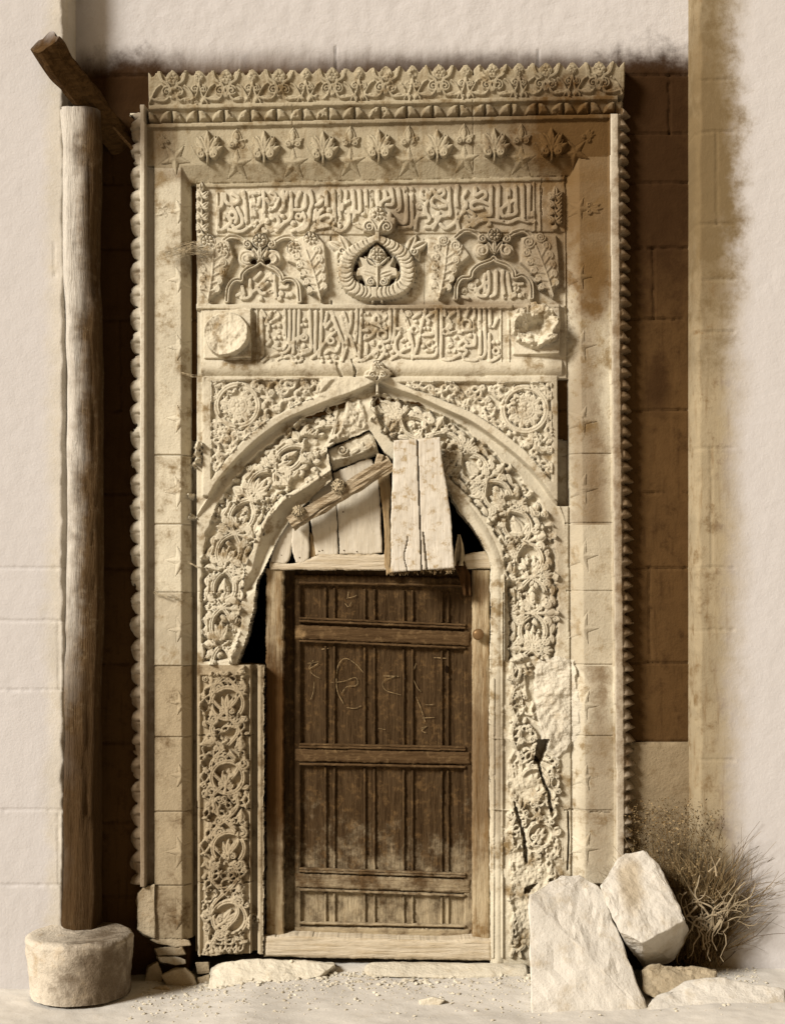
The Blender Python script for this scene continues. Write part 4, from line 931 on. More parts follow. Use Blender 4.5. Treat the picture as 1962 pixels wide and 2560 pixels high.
def lathe(name, c, prof, mat, segs=96, amp=.02, seed=0, ax=1., rough=1.):
    Vt, Ft = [], []; c = Vector(c)
    for i, (r, z) in enumerate(prof):
        for j in range(segs):
            a = 2 * math.pi * j / segs; p = (math.cos(a) * 2.2, math.sin(a) * 2.2, z * 9 + seed); nn = mnoise.noise(p) + .6 * mnoise.noise((p[0] * 3.1, p[1] * 3.1, p[2] * 3.1)) + .35 * mnoise.noise((p[0] * 8, p[1] * 8, p[2] * 8))
            q = r * (1 + amp * nn / max(r, .05)) if r > .02 else r
            Vt.append((c.x + q * ax * math.cos(a), c.y + q * math.sin(a), c.z + z + amp * .35 * mnoise.noise((p[0] + 7, p[1], z * 20)) * rough))
    n = len(prof)
    for i in range(n - 1):
        for j in range(segs): Ft.append((i * segs + j, i * segs + (j + 1) % segs, (i + 1) * segs + (j + 1) % segs, (i + 1) * segs + j))
    return link(name, mesh_np(name, Vt, Ft), mat)
bc = P3(205, 2330, -.26); zt = P3(205, 2318, -.22).z
pr_ = [(.0, zt - .012), (.10, zt - .010), (.17, zt - .004), (.205, zt), (.222, zt - .006), (.231, zt - .018)]
for k in range(26): pr_.append((.231 - .022 * (k / 25), zt - .022 - k * (zt + .04) / 25))
tag(lathe('post_base', (bc.x + .005, -.315, 0), pr_, M_BASE, 200, .0075, 3), 'round rough stone base under the timber post', 'base')
M_BRACE = timber('brace_wood', (.085, .047, .018), (.03, .015, .005), .8, axis=0, flake=((.50, .42, .30), .64), bscale=.004, fade=fade_above(zz(190), zz(60), .12))  # upper end runs into the painted white fade
def beam(name, a, b, w, h, mat, parent=None, n=40, seed=1, amp=.006, taper=1., sq=6):
    a, b = Vector(a), Vector(b); d = (b - a); L = d.length; d.normalize(); s_ = d.cross(Vector((0, 1, 0))).normalized(); t_ = s_.cross(d); Vt, Ft = [], []; ring = []
    m = 7
    for (p, q) in ((-1, -1), (1, -1), (1, 1), (-1, 1)):
        nx_ = {(-1, -1): (1, -1), (1, -1): (1, 1), (1, 1): (-1, 1), (-1, 1): (-1, -1)}[(p, q)]
        for k in range(m): f = k / m; ring.append((p + (nx_[0] - p) * f, q + (nx_[1] - q) * f))
    R = len(ring)
    for i in range(n + 1):
        t = i / n; c = a + d * L * t; ww = (w + (w * taper - w) * t) / 2; hh = (h + (h * taper - h) * t) / 2
        for (p, q) in ring:
            rr = (abs(p) ** sq + abs(q) ** sq) ** (-1 / sq); pp, qq = p * rr, q * rr
            nn = 1 + amp / ww * (mnoise.noise((p * 2 + seed, q * 2, t * L * 9)) + .6 * mnoise.noise((p * 5 + seed, q * 5, t * L * 3)))
            Vt.append(tuple(c + s_ * pp * ww * nn + t_ * qq * hh * nn))
    for i in range(n):
        for j in range(R): Ft.append((i * R + j, i * R + (j + 1) % R, (i + 1) * R + (j + 1) % R, (i + 1) * R + j))
    bm = bmesh.new(); vv = [bm.verts.new(p) for p in Vt]
    for f in Ft: bm.faces.new([vv[k] for k in f])
    bm.faces.new(vv[:R][::-1]); bm.faces.new(vv[-R:])
    return bm_obj(name, bm, mat, parent)
br = beam('timber_brace', P3(306, 366, .04), P3(112, 108, -.40), .12, .10, M_BRACE, seed=4, amp=.016, n=70)
tag(br, 'dark flaking diagonal timber brace across the top of the round post', 'brace')
lt = beam('lath', P3(332, 372, -.135), P3(284, 318, -.19), .012, .010, M_BRACE, seed=6, amp=.003, taper=.5)
tag(lt, 'thin pale splinter of lath under the timber brace', 'lath')
# ------------------------------------------------------------ door
M_FRAME = timber('frame_wood', (.44, .355, .225), (.20, .12, .048), .8, flake=((.19, .115, .045), .56), bscale=.0035, dust=.45, mott=.3, blots=[((xx(687), 0, zz(1880)), (.20, .5, .50), 1., (.075, .038, .013)), ((xx(1200), 0, zz(1930)), (.2, .5, .38), .75), ((xx(1205), 0, zz(1470)), (.05, .5, .06), .7)], blotcol=(.10, .052, .018))
M_DOOR = timber('door_wood', (.066, .040, .0185), (.025, .0135, .0055), .8, flake=((.15, .088, .036), .60), bscale=.003, dust=.58, mott=.55)
M_RAIL = timber('rail_wood', (.095, .057, .026), (.038, .020, .008), .7, axis=0, flake=((.26, .17, .08), .60), bscale=.003, dust=.5, mott=.35)
M_SILL = timber('sill_wood', (.55, .47, .345), (.36, .27, .15), .6, axis=0, bscale=.003)
M_SCR = plain('chalk_scratch', (.26, .18, .09), .95, 0, .7, 90)
M_IRON = plain('old_knob', (.20, .12, .055), .38, .3)
DY = .025                      # frame face
KD = (DY - (YREF - D)) / D
door = empty('wooden_door', PX(940, 2400, DY), 'old panelled wooden door in a weathered frame under the pointed arch', 'door')
def kf(P, y): return P          # traced at its own depth
def pbox(name, u0, u1, v0, v1, y, th, mat, parent, dirv=True, jag=4, seed=1, bev=6, edge=.008, tilt=0., gr=.004, cell=2.0):
    P = [(u0, v0), (u1, v0 + tilt), (u1, v1 + tilt), (u0, v1)]
    return slab(name, P, y, th, mat, parent, cell=cell, grainfn=grain(gr, seed, dirv), seed=seed, jag=jag, bev=bev, edge=edge, bowl=.004)
fr = pbox('frame_post', 665, 709, 1420, 2372, DY, .11, M_FRAME, door, seed=301, jag=7)
pbox('frame_post', 1181, 1224, 1424, 2376, DY, .11, M_FRAME, door, seed=302, jag=4)
slab('lintel', [(674, 1404), (712, 1410), (740, 1407), (772, 1398), (800, 1386), (950, 1386), (1100, 1392), (1150, 1392), (1178, 1382), (1212, 1377), (1228, 1404), (1229, 1421), (950, 1426), (675, 1424)], DY - .012, .12, M_SILL, door, cell=2, grainfn=grain(.006, 303, False), seed=303, jag=5, bev=6, edge=.008)
slab('sill', [(660, 2342), (740, 2340), (900, 2346), (1100, 2352), (1180, 2348), (1229, 2352), (1229, 2402), (1000, 2399), (660, 2392)], DY - .045, .17, M_SILL, door, cell=2, grainfn=grain(.004, 304, False), seed=304, jag=4, bev=9, edge=.010, bowl=.008)
# the leaf: stiles and rails over boards, battens between them
LY = .10; leaf = None
leaf = slab('door_leaf', [(712, 1424), (1196, 1424), (1196, 2362), (712, 2362)], LY, .04, M_DOOR, door, cell=2, grainfn=lambda a, b: (fbm(a * 4, b * .4, 18, 311, 4) - .5) * .004 + (fbm(a, b, 26, 312, 5) - .5) * .004, jag=0, edge=.0)
def lk(o): o.parent = leaf; o.matrix_parent_inverse = Matrix.Identity(4); return o
KLf = leaf
for (u0, u1, sd) in ((736, 752, 321), (1160, 1184, 322)): pbox('stile', u0, u1, 1436, 2352, LY - .020, .022, M_DOOR, leaf, seed=sd, jag=2, bev=5, edge=.008)
for (v0, v1, t, sd, mt) in ((1436, 1462, 8, 331, M_DOOR), (1562, 1598, 18, 332, M_RAIL), (1872, 1904, 8, 333, M_RAIL), (2184, 2218, 16, 334, M_RAIL), (2318, 2356, 6, 335, M_RAIL)):
    pbox('rail', 737, 1176, v0, v1, LY - .026, .028, mt, leaf, False, seed=sd, jag=4, bev=5, edge=.010, tilt=t)
for (v, t, sd) in ((1456, 8, 341), (1545, 18, 342), (1552, 18, 343), (1602, 18, 344), (1861, 8, 345), (1867, 8, 346), (1910, 8, 347), (2172, 14, 348), (2178, 14, 349), (2224, 16, 350), (2308, 8, 351)):
    pbox('moulding', 748, 1164, v - 2.5, v + 2.5, LY - .030, .032, M_RAIL, leaf, False, seed=sd, jag=1.2, bev=2, edge=.004, tilt=t, gr=.002, cell=1.5)
for (a, b, t) in ((1466, 1546, 0), (1612, 1862, 0), (1914, 2172, 0), (2228, 2308, 0)):
    for (u, wdt) in ((825, 22), (924, 24), (1020, 22), (1112, 16)):
        for du_ in (-wdt / 2, wdt / 2):
            pbox('batten', u + du_ - 3, u + du_ + 3, a + (u - 740) * .035, b + (u - 740) * .03, LY - .012, .014, M_DOOR if du_ else M_RAIL, leaf, seed=int(u + du_ + a), jag=1.5, bev=3, edge=.006, gr=.002, cell=1.5)
# chalky scratches on the middle boards
def scratch(paths, y, wd=1.7):
    bm = bmesh.new(); rg = random.Random(7); kk = (y - (YREF - D)) / D
    for P in paths:
        P = smooth(P, 5); prev = None
        for i, p in enumerate(P):
            t = P[min(i + 1, len(P) - 1)] - P[max(i - 1, 0)]; t = t / (np.hypot(*t) + 1e-6); n = np.array((-t[1], t[0])) * wd / 2 * (.5 + rg.random())
            q = [bm.verts.new(((c[0] - CU) * S * kk, y, ZC + (CV - c[1]) * S * kk)) for c in (p + n, p - n)]
            if prev: bm.faces.new((prev[0], prev[1], q[1], q[0]))
            prev = q
    return bm_obj('scratch_marks', bm, M_SCR, leaf)
g6 = lambda pts: [(600 + a / 2.4, 1300 + b / 2.4) for a, b in pts]
scratch([g6(q) for q in ([(405, 860), (440, 855), (470, 850)], [(440, 840), (415, 890), (470, 860)], [(420, 910), (450, 935), (480, 950)], [(445, 970), (440, 1030), (425, 1075)],
    [(740, 915), (690, 860), (630, 830), (590, 870), (578, 950), (585, 1030), (620, 1100)], [(545, 975), (620, 968), (690, 945), (705, 975), (690, 995), (640, 1000), (610, 1040)], [(640, 1125), (690, 1130), (725, 1115)],
    [(860, 935), (950, 938)], [(945, 935), (870, 960), (855, 990), (880, 1025), (965, 1050)], [(1055, 860), (1035, 930), (1060, 1000), (1085, 1030)], [(1055, 1060), (1080, 1120), (1110, 1210)], [(1095, 1188), (1165, 1184)], [(1110, 1108), (1160, 1108)], [(1160, 825), (1235, 830)],
    [(490, 775), (530, 770)], [(640, 470), (680, 460), (700, 450)], [(650, 430), (645, 470)], [(1085, 1250), (1120, 1235), (1090, 1262), (1115, 1278)], [(830, 1250), (870, 1258)], [(630, 500), (650, 520), (670, 490)])], LY - .0075)
bm = bmesh.new(); bmesh.ops.create_uvsphere(bm, u_segments=24, v_segments=14, radius=.0265)
for v_ in bm.verts: v_.co.y *= .62
bmesh.ops.create_cone(bm, cap_ends=True, segments=20, radius1=.012, radius2=.012, depth=.05, matrix=Matrix.Translation((0, .02, 0)) @ Matrix.Rotation(R_(90), 4, 'X'))
bmesh.ops.translate(bm, verts=bm.verts, vec=PX(1195, 1586, DY - .030)); bm_obj('knob', bm, M_IRON, door, True)
bm = bmesh.new(); bmesh.ops.create_cone(bm, cap_ends=True, segments=16, radius1=.009, radius2=.007, depth=.012, matrix=Matrix.Rotation(R_(90), 4, 'X'))
for v_ in bm.verts: v_.co.z *= 2.0
bmesh.ops.translate(bm, verts=bm.verts, vec=PX(1117, 1673, LY - .012)); bm_obj('keyhole', bm, plain('dark_hole', (.01, .005, .002)), leaf)
# ------------------------------------------------------------ boards closing the arch head
M_BOARD = timber('pale_board', (.55, .49, .385), (.43, .355, .24), .4, bscale=.0010)
M_BARK = timber('bark_pole', (.48, .395, .27), (.22, .145, .07), .8, axis=0, bscale=.006)
M_SHUT = timber('peeling_board', (.60, .545, .45), (.44, .36, .24), .3, flake=((.33, .235, .115), .58), bscale=.0012, mott=.9)
M_STRIP = timber('grey_strip', (.36, .26, .14), (.20, .125, .055), .7, bscale=.003)
def board(P, y, th, mat, label, seed, nails=(), cat='board', name='wooden_board', group='boards closing the arch head'):
    o = slab(name, P, y, th, mat, None, cell=2, grainfn=grain(.0014, seed), seed=seed, jag=3.5, bev=4, edge=.005, bowl=.010)
    tag(o, label, cat, group)
    if nails:
        for (u, v) in nails:
            bm = bmesh.new(); bmesh.ops.create_icosphere(bm, subdivisions=1, radius=.0035, matrix=Matrix.Translation(PX(u, v, y - .001))); bm_obj('nail', bm, M_IRON2, o)
    return o
M_IRON2 = plain('rust_nail', (.09, .045, .015))
BY = .015
board([(676, 1406), (680, 1378), (692, 1350), (706, 1322), (724, 1298), (738, 1290), (731, 1350), (727, 1385), (722, 1402), (712, 1410)], BY + .006, .025, M_BOARD, 'narrow pale board tapering along the left curve of the arch head', 401, [(704, 1388)])
board([(733, 1300), (740, 1282), (770, 1280), (773, 1330), (773, 1396), (760, 1408), (740, 1407), (731, 1380), (729, 1352)], BY, .025, M_BOARD, 'short pale board split at its foot, second from the left', 402, [(749, 1394)])
board([(766, 1230), (828, 1200), (836, 1240), (841, 1262), (843, 1330), (846, 1388), (789, 1388), (784, 1350), (776, 1300), (774, 1260)], BY + .004, .025, M_BOARD, 'pale board behind the diagonal pole with two nails at its foot', 403, [(798, 1378), (806, 1376), (781, 1222)])
board([(832, 1182), (918, 1146), (930, 1150), (946, 1186), (952, 1290), (956, 1382), (930, 1386), (849, 1385), (846, 1330), (842, 1255)], BY + .008, .025, M_BOARD, 'widest of the smooth pale boards, beside the hanging shutter', 404, [(860, 1376), (892, 1379), (858, 1280)])
board([(774, 1330), (784, 1338), (790, 1380), (792, 1402), (774, 1400)], BY + .02, .03, M_STRIP, 'dark ragged sliver of wood wedged between two pale boards', 405)
board([(944, 1188), (974, 1176), (978, 1230), (974, 1280), (978, 1330), (976, 1420), (984, 1428), (966, 1438), (960, 1410), (962, 1360), (958, 1290), (952, 1240)], BY - .004, .03, M_STRIP, 'narrow uneven grey strip hanging at the left edge of the shutter', 406)
sh = slab('hanging_shutter', [(985, 1101), (1052, 1097), (1100, 1093), (1104, 1140), (1112, 1190), (1120, 1240), (1127, 1290), (1131, 1350), (1136, 1420), (1068, 1424), (975, 1432), (978, 1400), (977, 1300), (980, 1200)], -.105, .035, M_SHUT, None, cell=2, seed=411, jag=3, bev=4, edge=.006, bowl=.012,
    grainfn=lambda a, b: (fbm(a * 5, b * .3, 18, 412, 4) - .5) * .0012 - .03 * (np.abs(a - np.interp(b, [1090, 1430], [1043, 1054])) < 1.6) - .02 * (np.abs(a - np.interp(b, [1330, 1430], [1058, 1068])) < 2.2) * (b > 1330) - .015 * (np.abs(a - 1015 - 4 * np.sin(b / 15)) < 1.2) * (b > 1340))
tag(sh, 'large hanging shutter of two peeling whitish planks in front of the arch', 'shutter')
# the batten that holds the shutter to the stonework behind it
beam('batten', PX(1000, 1135, -.06), PX(1095, 1128, -.06), .04, .06, M_STRIP, sh, seed=15, amp=.002)
beam('batten', PX(985, 1402, -.035), PX(1128, 1398, -.035), .035, .075, M_STRIP, sh, seed=16, amp=.002)
pole = beam('wooden_pole', PX(728, 1312, -.05), PX(978, 1157, -.06), .060, .056, M_BARK, seed=9, amp=.016, n=60, sq=2.4)
tag(pole, 'short bark-covered pole lying diagonally across the pale boards', 'pole')
beam('peg', PX(942, 1168, -.075), PX(952, 1136, -.075), .030, .024, M_BARK, pole, seed=10, amp=.004)
M_ROPE = plain('rope_fibre', (.56, .46, .30), .95, 0, .6, 60)
def tube(bm, P, r, seg=6, taper=1.):
    P = [Vector(p) for p in P]; prev = None
    for i, p in enumerate(P):
        t = (P[min(i + 1, len(P) - 1)] - P[max(i - 1, 0)]).normalized(); a = t.orthogonal().normalized(); b = t.cross(a)
        rr = r * (1 + (taper - 1) * i / max(1, len(P) - 1))
        ring = [bm.verts.new(p + (a * math.cos(2 * math.pi * k / seg) + b * math.sin(2 * math.pi * k / seg)) * rr) for k in range(seg)]
        if prev:
            for k in range(seg): bm.faces.new((prev[k], prev[(k + 1) % seg], ring[(k + 1) % seg], ring[k]))
        prev = ring
def knot(u, v, y, sz, seed):
    rg = random.Random(seed); bm = bmesh.new(); c = PX(u, v, y)
    bmesh.ops.create_icosphere(bm, subdivisions=3, radius=sz * .7, matrix=Matrix.Translation(c))
    for q in bm.verts: q.co = c + (q.co - c) * (1 + .35 * mnoise.noise(q.co * 60))
    for k in range(26):
        a0 = rg.uniform(0, 6.28); tl = rg.uniform(-1, 1); P = []
        ax_ = Vector((rg.uniform(-1, 1), rg.uniform(-.4, .4), rg.uniform(-1, 1))).normalized(); o1 = ax_.orthogonal().normalized(); o2 = ax_.cross(o1)
        for i in range(14):
            a = a0 + i * .42; P.append(c + (o1 * math.cos(a) + o2 * math.sin(a)) * sz * rg.uniform(.75, 1.15) + ax_ * sz * .5 * tl)
        tube(bm, P, .0022, 5)
    for k in range(5):
        d = Vector((rg.uniform(-.6, .6), -.2, -1)); tube(bm, [c, c + d * sz * .9 + Vector((0, -.01, 0)), c + d * sz * rg.uniform(1.2, 2.)], .002, 4, .4)
    bm_obj('rope_knot', bm, M_ROPE, pole)
knot(846, 1216, -.085, .030, 1); knot(746, 1280, -.085, .026, 2)
# dislodged stone above the boards
M_VOUS = M_STONE
W = Field(812, 1060, 956, 1180, 2.0); P = [(817, 1120), (850, 1106), (900, 1086), (923, 1074), (933, 1086), (946, 1126), (930, 1136), (880, 1152), (829, 1170), (822, 1150)]
d = sdf(W.U, W.V, P) + (fbm(W.U, W.V, 16, 421) - .5) * 5; W.ID[d > 0] = 1; W.SD = d
W.B = -.012 * (1 - np.clip(d / 8, 0, 1)) ** 2 + (fbm(W.U, W.V, 20, 422, 4) - .5) * .012 - .03 * sst(sdf(W.U, W.V, [(800, 1152), (950, 1112), (960, 1200), (800, 1200)]), -2, 20)
W.spiral(855, 1122, 13, 0, 1.5, 1, 6, .014); W.leaf(872, 1132, -.5, 34, 14, .014); W.leaf(905, 1122, -2.2, 26, 13, .014); W.leaf(905, 1122, -.4, 30, 14, .014); W.leaf(900, 1124, -1.3, 26, 12, .014); W.stroke([(835, 1146), (870, 1140), (915, 1124)], 6, .010)
o = W.build({1: 'loose_voussoir'}, None, {0: M_VOUS}, k=1., y0=-.012, back=.12)[1]
tag(o, 'cracked carved block slipped out of the arch above the diagonal pole', 'stone block')
# rag stuffed beside the shutter and a bit of broken stone on the lintel
def cloth(name, ctrl, mat, y, label, cat, amp=.02, seed=3):
    bm = bmesh.new(); nr, ncx = 26, 12; g = []
    for i in range(nr):
        t = i / (nr - 1); row = []
        l = np.array([np.interp(t, [c[0] for c in ctrl], [c[k] for c in ctrl]) for k in (1, 2, 3)])
        for j in range(ncx):
            s_ = j / (ncx - 1); u = l[0] + (l[1] - l[0]) * s_
            yy = y + amp * math.sin(s_ * 9 + t * 3 + seed) * (.5 + .5 * t) + .006 * mnoise.noise((s_ * 6, t * 8, seed))
            row.append(bm.verts.new(PX(u, l[2], yy)))
        g.append(row)
    for i in range(nr - 1):
        for j in range(ncx - 1): bm.faces.new((g[i][j], g[i + 1][j], g[i + 1][j + 1], g[i][j + 1]))
    o = bm_obj(name, bm, mat, None, True); md = o.modifiers.new('thick', 'SOLIDIFY'); md.thickness = .004
    return tag(o, label, cat)
M_RAG = plain('rag_cloth', (.52, .42, .27), .95, 0, .4, 14); M_RAGD = plain('dark_rag_cloth', (.07, .035, .013), .95, 0, .5, 14)
cloth('rag', [(0, 1144, 1150, 1336), (.3, 1138, 1158, 1362), (.7, 1136, 1162, 1392), (1, 1138, 1164, 1414)], M_RAG, -.01, 'pale twisted rag stuffed between the shutter and the right of the arch', 'rag')
cloth('dark_rag', [(0, 1150, 1160, 1400), (.35, 1138, 1164, 1418), (.6, 1146, 1172, 1432), (1, 1158, 1176, 1490)], M_RAGD, -.005, 'dark torn rag hanging at the upper right corner of the door', 'rag', .012, 5)
def fringe(u0, u1, v, y, mat, seed):
    bm = bmesh.new(); rg = random.Random(seed)
    for k in range(60):
        u = rg.uniform(u0, u1); L = rg.uniform(4, 15); P = [PX(u + rg.uniform(-2, 2), v + (u - u0) * -.04, y), PX(u + rg.uniform(-3, 3), v + L * .6 - (u - u0) * .04, y - .004), PX(u + rg.uniform(-5, 5), v + L - (u - u0) * .04, y - .002)]
        tube(bm, P, .0016, 4, .5)
    return bm
bm_obj('frayed_edge', fringe(972, 1134, 1427, -.085, M_STRIP, 3), M_STRIP, sh)
# ------------------------------------------------------------ loose stones
def rock(name, pts, mat, label, cat='stone', seed=0, amp=.008, sub=4, group=None, bev=.012, fine=40.):
    bm = bmesh.new()
    for p in pts: bm.verts.new(p)
    r = bmesh.ops.convex_hull(bm, input=bm.verts)
    bmesh.ops.delete(bm, geom=[e for e in r['geom_interior'] if isinstance(e, bmesh.types.BMVert)], context='VERTS')
    bmesh.ops.dissolve_limit(bm, angle_limit=R_(6), verts=bm.verts, edges=bm.edges)
    bmesh.ops.bevel(bm, geom=bm.edges[:] , offset=bev, segments=3, profile=.6, affect='EDGES', clamp_overlap=True)
    bmesh.ops.triangulate(bm, faces=bm.faces)
    for _ in range(sub):
        L = [e for e in bm.edges if e.calc_length() > .020]
        if not L: break
        bmesh.ops.subdivide_edges(bm, edges=L, cuts=1); bmesh.ops.triangulate(bm, faces=bm.faces)
    bm.normal_update(); sv = Vector((seed * 3.1, seed * 1.7, 0))
    for v in bm.verts:
        n = mnoise.noise((v.co + sv) * 9) * .9 + mnoise.noise((v.co + sv) * 24) * .55 + mnoise.noise((v.co + sv) * fine * 1.5) * .3
        v.co += v.normal * n * amp
    o = bm_obj(name, bm, mat, None)
    return tag(o, label, cat, group)
def hexa(front, back):          # two rings of (u, v, y)
    return [PX(*p) for p in front] + [PX(*p) for p in back]
M_BLOCK = stone('pale_block', (.60, .555, .475), (.42, .33, .20), .4, coarse=.3, grain=.003, blots=[((PX(1578, 2215, -.5)), (.05, .4, .10), .6)], blotcol=(.42, .32, .18))
M_RUB = stone('rubble_stone', (.40, .325, .215), (.20, .125, .052), .6, grain=.004)
M_RUBP = stone('pale_rubble', (.60, .54, .42), (.40, .29, .15), .45, grain=.003)
rock('stone_block', hexa([(1322, 2236, -.52), (1372, 2206, -.46), (1404, 2193, -.42), (1452, 2189, -.40), (1502, 2218, -.42), (1546, 2330, -.52), (1626, 2548, -.70), (1650, 2640, -.76), (1330, 2640, -.80)],
    [(1330, 2300, -.14), (1400, 2240, -.12), (1470, 2240, -.12), (1540, 2400, -.14), (1600, 2560, -.2), (1340, 2560, -.2)]), M_BLOCK, 'big pale block leaning on the right jamb, nearest the door', seed=1, amp=.011, group='blocks heaped at the right')
rock('stone_block', hexa([(1500, 2216, -.50), (1530, 2166, -.42), (1562, 2132, -.36), (1612, 2125, -.34), (1644, 2162, -.36), (1686, 2246, -.46), (1712, 2300, -.52), (1606, 2358, -.60), (1546, 2330, -.58)],
    [(1610, 2420, -.34), (1684, 2404, -.30), (1718, 2330, -.26), (1650, 2180, -.10), (1560, 2150, -.10), (1520, 2240, -.14)]), M_BLOCK, 'tilted pale cube of stone lying on top of the leaning block', seed=2, amp=.010, group='blocks heaped at the right')
rock('stone_block', hexa([(1612, 2520, -.70), (1640, 2490, -.62), (1720, 2452, -.56), (1800, 2440, -.55), (1960, 2470, -.6), (1980, 2640, -.9), (1640, 2640, -.9)],
    [(1640, 2520, -.3), (1950, 2520, -.3), (1960, 2600, -.3), (1640, 2600, -.3)]), M_BLOCK, 'low pale slab in the bottom right corner of the heap', seed=3, amp=.008, group='blocks heaped at the right')
rock('stone_block', hexa([(1600, 2420, -.52), (1650, 2412, -.48), (1720, 2416, -.46), (1790, 2425, -.45), (1780, 2490, -.55), (1650, 2500, -.60), (1606, 2480, -.6)],
    [(1620, 2440, -.2), (1780, 2440, -.2), (1780, 2500, -.2), (1620, 2500, -.2)]), M_RUB, 'mottled rubble block under the tilted cube', seed=4, amp=.014, group='blocks heaped at the right')
# threshold stone, left, and the course under the door
rock('threshold_stone', hexa([(520, 2462, -.20), (530, 2424, -.15), (560, 2404, -.13), (680, 2398, -.12), (790, 2404, -.12), (840, 2410, -.13), (800, 2440, -.20), (700, 2466, -.26), (560, 2486, -.27), (518, 2484, -.25)],
    [(530, 2420, .05), (830, 2404, .05), (830, 2470, .05), (530, 2480, .05)]), M_RUBP, 'long rough threshold stone left of the door sill', seed=5, amp=.010, bev=.02)
rock('threshold_stone', hexa([(905, 2420, -.16), (930, 2405, -.12), (1060, 2404, -.11), (1240, 2408, -.11), (1320, 2412, -.12), (1320, 2440, -.18), (1100, 2446, -.22), (920, 2440, -.2)],
    [(920, 2406, .1), (1310, 2408, .1), (1310, 2460, .1), (920, 2460, .1)]), M_RUBP, 'pale worn threshold stone beneath the right half of the door', seed=6, amp=.006, bev=.02)
rock('threshold_stone', hexa([(740, 2420, -.11), (750, 2412, -.09), (830, 2412, -.09), (835, 2428, -.13), (745, 2430, -.13)], [(745, 2410, .1), (830, 2410, .1), (830, 2450, .1), (745, 2450, .1)]), M_RUB, 'small dark stone in the gap under the door sill', seed=16, amp=.005)
# jamb foot stone and rubble under it
def stn(P, y, dep, mat, label, seed, amp=.010, grp='rubble stones under the left jamb', bev=.004):
    cx = sum(p[0] for p in P) / len(P); cy = sum(p[1] for p in P) / len(P)
    P = [(cx + (p[0] - cx) * 1.18, cy + (p[1] - cy) * 1.14) for p in P] if mat is M_RUB else P
    fr = [(p[0], p[1], y) for p in P]; md = [(cx + (p[0] - cx) * 1.06, cy + (p[1] - cy) * 1.06, y + dep * .4) for p in P]
    return rock('rubble_stone', hexa(fr, md + [(cx + (p[0] - cx) * .9, cy + (p[1] - cy) * .9, y + dep) for p in P]), mat, label, seed=seed, amp=amp, group=grp, bev=bev)
stn([(348, 2240), (360, 2226), (384, 2219), (384, 2336), (362, 2330), (346, 2318)], -.085, .2, M_RUB, 'broken edge of the lowest jamb stone beside the star', 7, .008)
stn([(384, 2350), (420, 2338), (466, 2352), (470, 2362), (440, 2366), (400, 2358)], -.07, .2, M_RUB, 'thin flat stone directly under the lowest star', 8, .007)
stn([(392, 2372), (450, 2366), (458, 2384), (400, 2388)], -.065, .2, M_RUB, 'brown flat stone, second below the lowest star', 9, .008)
stn([(394, 2392), (440, 2390), (464, 2398), (466, 2410), (440, 2414), (402, 2406)], -.08, .2, M_RUBP, 'paler long stone above the wedge-shaped rubble', 10, .008)
stn([(412, 2440), (440, 2426), (462, 2422), (478, 2440), (490, 2470), (460, 2476), (426, 2466)], -.14, .2, M_RUB, 'wedge-shaped rubble stone with a pointed right corner', 11, .010)
stn([(492, 2408), (520, 2406), (522, 2432), (496, 2434)], -.06, .2, M_RUB, 'small square stone beneath the carved jamb foot', 12, .008)
stn([(496, 2446), (522, 2440), (524, 2480), (498, 2482)], -.12, .2, M_RUB, 'upright rubble stone against the long threshold stone', 13, .008)
stn([(374, 2420), (392, 2410), (404, 2440), (402, 2462), (380, 2470), (366, 2450)], -.10, .2, M_RUB, 'rounded dark rubble stone beside the post base', 14, .012)
stn([(372, 2478), (412, 2466), (430, 2482), (424, 2504), (384, 2512)], -.22, .2, M_RUB, 'low rubble stone in front of the rounded dark one', 15, .010)
stn([(436, 2490), (478, 2484), (512, 2492), (500, 2506), (450, 2512)], -.24, .2, M_RUB, 'flat rubble stone sunk in the dust below the wedge', 17, .008)
stn([(476, 2506), (492, 2494), (508, 2506), (498, 2520), (482, 2522)], -.40, .06, M_RUBP, 'small bright loose stone on the dust by the threshold', 18, .004, 'small stones lying on the dust', .006)
stn([(1048, 2500), (1082, 2492), (1112, 2500), (1088, 2524), (1050, 2522)], -.62, .09, M_RUBP, 'flat chip of stone on the dust in front of the door', 19, .004, 'small stones lying on the dust', .006)
for k, (u, v, r) in enumerate(((728, 2404, 6), (736, 2408, 5))):
    c = PX(u, v, -.13); rg = random.Random(k)
    o = rock('pebble', [c + Vector((rg.uniform(-1, 1), rg.uniform(-1, 1), rg.uniform(-1, 1))).normalized() * r * S for _ in range(16)], M_RUBP, ['larger pebble on the threshold stone under the sill', 'smaller pebble on the threshold stone under the sill'][k], 'pebble', seed=30 + k, amp=.001, bev=.001, group='pebbles under the sill')
